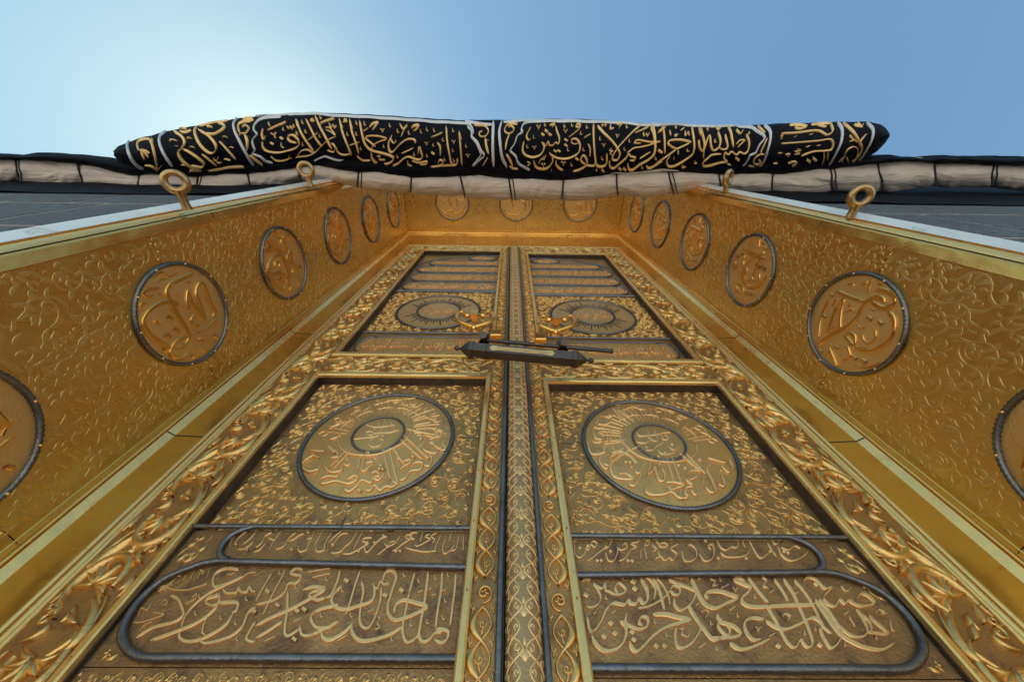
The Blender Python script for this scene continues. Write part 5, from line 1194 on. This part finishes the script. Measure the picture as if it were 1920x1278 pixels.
GOLD = [(TA, '''16 430,430 360,432 312,470 318,530 350,548 ; 24 350,545 365,590 385,635 ; 20 355,540 400,575 425,615 ; 18 355,535 400,550 438,575 ; 22 420,420 455,480 478,560 495,650 508,745 ; 12 440,430 462,470 460,425 ; 18 505,740 455,705 385,688 ; 14 508,740 530,715 550,690
28 670,350 740,395 778,460 755,520 722,560 740,620 800,680 880,730 955,745 1100,735 1240,712 1350,705 1380,712 ; 26 770,530 860,580 940,640 975,680 950,712 900,708 850,690
28 905,305 882,340 892,400 940,490 1010,560 1060,572 1095,530 1080,470 1020,400 960,362 920,340 ; 26 1000,378 1080,385 1150,350 1182,315 1160,285 1115,278 ; 18 1135,455 1200,530 1290,632 ; 16 960,578 1030,640 1098,696
14 640,455 645,438 680,440 705,452 ; 12 690,500 720,505 ; 12 815,435 825,420 862,432 ; 12 838,520 850,505 885,520 ; 14 1010,322 1025,310 1065,320 ; 11 745,690 760,678 795,688 ; 12 1170,418 1185,408 1218,420 ; 12 1225,520 1238,508 1270,520 ; 13 1172,642 1180,628 1238,642 ; 18 735,355 790,362 845,345 ; 12 730,340 745,325 800,330
12 1070,615 1078,640 1105,638 1112,612 1100,655 1125,668 1150,660 ; 14 925,300 1060,272 1210,248 ; 22 830,765 840,742 920,748 1000,742
20 1330,370 1318,310 1345,275 1400,262 ; 24 1365,262 1420,255 1470,240 ; 18 1370,245 1410,225 1455,225 ; 18 1340,378 1395,372 1425,330 1395,298 1362,320 ; 14 1330,400 1345,370 ; 34 1385,385 1405,460 1400,548 ; 26 1430,590 1490,640 1560,685
20 1612,345 1700,300 1790,260 ; 24 1565,330 1550,380 1565,435 1590,400 ; 14 1640,370 1668,388 1690,368 1680,400 1690,425 ; d 1650,475 1750,425 ; 22 1555,455 1560,510 1600,552 1700,565 1800,548 1880,520 1925,485 ; 12 1745,465 1750,500 1775,518 ; c 1630,290 1768,335 1905,375
13 1800,300 1820,330 1840,305 1855,335 1875,290 ; 26 1900,470 1840,455 1812,425 1835,392 1880,402 1925,450 ; 18 1895,240 1905,290 1925,330 ; 12 1640,600 1690,640 1760,640 1850,610'''),
 (TB, '''22 88,240 125,350 190,460 255,550 ; 22 182,235 230,330 280,430 335,505 ; 24 278,210 320,310 380,420 438,525 ; 22 515,230 542,350 590,480 635,592 ; 22 620,240 640,350 680,470 708,575 ; 24 720,255 735,350 770,480 830,542 930,568 1010,590 1052,615 1030,655 960,680 890,672 842,625 830,560
10 88,245 105,275 100,295 ; 10 182,240 230,330 225,300 ; 10 278,215 325,305 325,280 ; 10 515,235 545,320 540,290 ; 10 620,245 648,330 642,300
20 990,425 900,402 800,402 780,425 830,470 875,505 ; 20 990,432 900,462 848,500 838,550 ; 24 1272,475 1262,438 1200,432 1120,480 1042,560 1008,530 1008,460 1040,390 ; 18 1252,518 1200,545 1135,572
20 1040,690 1100,668 1160,620 1210,605 1300,632 1340,610 1330,560 1308,510 1300,580 ; 18 1195,640 1200,680 1250,702 1330,710 1450,702 1540,690 1640,692 ; 16 1240,640 1300,660 1380,650 1385,672 1330,675 1310,650 ; 16 1500,665 1515,632 1545,645 1540,675 1500,690
24 1580,308 1590,450 1612,580 1632,672 1662,690 1688,672 1690,615 ; 22 1710,358 1722,500 1738,695 ; 22 1492,465 1520,510 1522,592 ; 18 1542,365 1490,390 1428,415 ; 9 1712,362 1735,440
16 330,278 400,245 462,225 ; 13 412,270 430,318 452,290 468,322 485,295 ; 24 818,320 850,285 900,270 880,300 848,345 ; 24 1232,325 1260,300 1305,298 1285,330 1255,352 ; 16 755,355 805,325 ; 16 618,492 672,475 722,458 ; 16 205,440 250,405 300,365
18 1120,285 1150,330 1190,295 1160,340 1130,410 ; 14 380,320 420,320 475,395 430,360 380,340 ; 18 0,395 60,390 108,440 105,500 50,535 -20,545 ; 18 90,612 130,550 200,535 260,565 330,505 400,440 485,405 ; 14 395,540 460,555 478,510 505,560 560,585 620,578 ; 12 80,605 200,595 280,560
14 690,600 740,640 820,640 ; 22 440,468 480,510 ; 18 1020,420 1050,470 1075,455 1078,440 ; 14 230,255 250,240 262,255 232,262 ; 14 560,250 580,240 590,258 555,268 ; 12 25,305 45,335 60,300 70,325
c 150,270 100,380 185,360 330,222 600,385 690,385 690,280 1020,300 1330,360 1390,340 1460,345 1100,355 1210,370 1550,440 1455,490 1390,590 1262,575 1650,540 1660,640 1780,500 1650,350 960,500 1095,600 730,520 1565,625 770,285 20,600 155,480 320,400 ; v 945,345 1385,475 1655,460 1798,595 ; 12 890,600 920,600 910,630 970,632 ; d 1447,570''' ),
 (TC, '''16 50,300 110,295 160,300 190,345 165,398 115,405 98,370 130,350 ; 30 160,420 170,500 192,578 ; 14 160,440 195,442 ; 22 185,605 160,650 135,690
16 480,290 420,280 370,305 352,350 385,380 430,365 445,330 415,305 390,320 ; 30 402,380 372,460 360,540 ; 28 368,575 405,640 432,705 ; 16 400,700 440,722 485,722
26 545,455 532,540 562,592 630,612 700,592 742,540 745,485 722,460 ; 20 725,470 760,500 785,455 800,492 835,492 860,465 890,478 898,420 878,365 860,305 ; 22 612,320 572,395 588,440 612,428
24 1015,455 1030,430 1070,432 1102,475 1100,545 1060,590 980,622 890,622 822,592 800,560 ; 16 1015,458 1045,480 1100,472 ; 22 828,600 832,650 780,712 710,722 660,700 642,640 ; 14 765,585 745,630 720,625 690,670 ; 10 735,600 750,620
24 868,640 870,690 930,738 1010,748 1100,730 1165,690 1172,640 1140,592 1112,630 1130,662 1165,680 ; 20 1165,688 1240,690 1255,650 ; 14 1105,320 1108,290 1075,285 1065,310 1102,320 1050,370 990,412 ; 18 1210,382 1172,402 1138,428
26 1240,275 1242,450 1258,640 1275,692 1330,702 1370,670 1372,570 ; 18 1185,478 1205,530 1202,598 ; 24 1280,300 1350,382 1430,460 1490,542 1502,592 1470,640 1430,632 1440,582 1485,515 1560,430 1640,350 1712,290 ; 14 1415,520 1398,545 1430,548 1405,568 1425,595
22 1400,640 1402,700 1440,722 1490,682 1560,622 1590,582 1612,605 1655,612 1640,642 1600,640 ; 20 1575,570 1640,522 1700,512 1800,490 1900,452 ; 20 1902,462 1800,460 1680,440 1650,468 1712,475
24 1828,290 1850,400 1852,560 1800,622 1700,682 1630,732 1590,722 1580,665 ; 18 1700,622 1750,590 1805,558 ; 22 1765,690 1790,715 1850,695 1925,650 ; 13 1735,365 1745,400 1765,378 1780,405 1795,368 ; 14 1650,372 1700,348 1790,310 ; 16 1875,380 1900,345 1925,340 ; 16 1810,290 1835,330
d 770,352 735,385 805,385 855,548 892,548 965,440 962,492 1275,740 1332,740 1070,625 1500,725 1547,725 1900,550 ; 12 578,655 610,672 ; 13 580,690 605,680 ; 16 1070,748 1125,742 ; v 690,315 650,515 960,352 1340,492 1475,402 940,665 740,680 ; c 755,292 950,300 1025,292 1175,310 1115,375 645,415 580,505 985,535 1330,290 1570,312 1600,450 1305,430 1140,535 1020,675 1325,620 1550,530 1725,700 1860,622 825,735 1358,290
22 1410,290 1408,330 1440,330 ; 14 1470,290 1520,285 1500,310 1490,335 ; 20 800,300 850,285 825,318'''),
 (TD, '''15 0,235 22,300 30,400 10,450 -20,480 ; 17 85,222 100,300 105,432 ; 15 112,232 80,262 50,280 ; 14 -10,365 60,345 ; 18 300,345 220,330 145,335 132,362 190,395 235,380 300,348 ; 17 200,395 120,452 40,512 -5,545 ; 22 208,405 206,440
18 308,228 325,330 320,420 270,472 180,522 132,525 122,485 145,445 ; 17 360,330 368,390 392,412 402,350 375,240 ; 14 360,240 380,300 ; 13 392,465 400,400 ; 17 400,405 420,335 440,300 452,380 472,408 510,382 522,330 505,270 ; 16 512,385 540,402 575,382 558,290 ; 17 580,228 602,280 618,385
16 718,290 735,345 728,402 700,432 665,420 640,440 605,418 580,438 555,425 548,462 570,490 545,492 500,502 450,517 398,520 395,492 430,462 460,440 525,432 ; 14 638,365 665,335 700,335 675,360 650,385
13 800,228 850,282 ; 18 868,320 835,395 820,440 ; 13 840,430 795,450 770,488 795,512 825,495 805,475 ; 16 690,540 740,525 790,530 ; 14 820,440 850,435 ; 12 840,500 800,540
15 1345,210 1362,265 1320,292 1250,265 1100,275 975,285 ; 16 975,358 1100,350 1250,338 1340,325 1368,350 1355,400 1300,412 1220,417 1128,446 ; 15 1300,420 1297,480 1265,535 1200,545 ; 12 1330,420 1324,482 ; 13 1040,220 1100,214 1165,232 1120,246 1080,235 ; 13 1200,220 1290,208 1345,212 ; 11 1240,215 1310,238 ; 9 965,305 985,298 975,325
15 1030,502 1078,488 1092,505 1062,520 1110,530 1128,552 1092,562 ; d 1180,485 1226,475 ; 11 1095,395 1118,408 1080,415 1112,428 1075,436 ; 9 1070,310 1095,302 ; 9 1180,295 1210,290 ; 9 1160,385 1190,372 ; 9 1240,375 1270,368 ; 9 955,430 985,425 ; 9 1010,440 1040,430 1025,455 ; 9 920,505 950,500 ; 9 940,555 ,950,560'''.replace('; 9 940,555 ,950,560', '')+'''
14 1440,200 1512,262 1562,340 1582,395 1542,460 1480,510 1400,537 ; 11 1580,395 1565,350 1600,300 1612,288 ; 16 1550,200 1582,240 ; 14 1525,215 1575,232 ; 14 1595,205 1575,240 ; 14 1490,295 1520,330 1552,350 ; 11 1488,345 1525,325 ; 11 1540,460 1552,405 1520,380 1475,398 1450,440 ; 18 1455,440 1430,500 ; 14 1465,450 1482,490 ; 13 1440,460 1410,490
d 645,470 68,415 ; 11 255,268 262,300 278,272 288,300 ; 10 140,262 150,300 ; 12 195,290 180,295 190,302 205,290 ; 11 220,262 250,245 ; 11 640,255 670,285 690,258 675,290 ; 10 420,245 430,262 ; 11 490,232 510,250 530,235 ; 9 275,395 272,415 290,412 ; 9 175,455 170,475 ; 9 330,480 328,500 345,495 ; 9 480,325 478,350 492,345 ; 9 240,505 235,530 260,525 ; 9 735,270 738,290 ; 9 40,460 38,480 ; 10 575,505 600,510 ; 10 180,235 190,250''')]
for (ox, oy, k), txt in SILV:
    for st_ in parse(txt, ox, oy, k):
        g = Geo(); letters(g, [st_], emb_px, .012, 'round'); obj('silver_border', g, STH, emb)
for (ox, oy, k), txt in GOLD:
    g = Geo(); letters(g, [(Q, w*.90, d) for Q, w, d in parse(txt, ox, oy, k)], emb_px, .013, 'round'); obj('gold_lettering', g, GTH, emb)
for o in list(COL.objects):
    if o.name.startswith('Cube'): bpy.data.objects.remove(o)
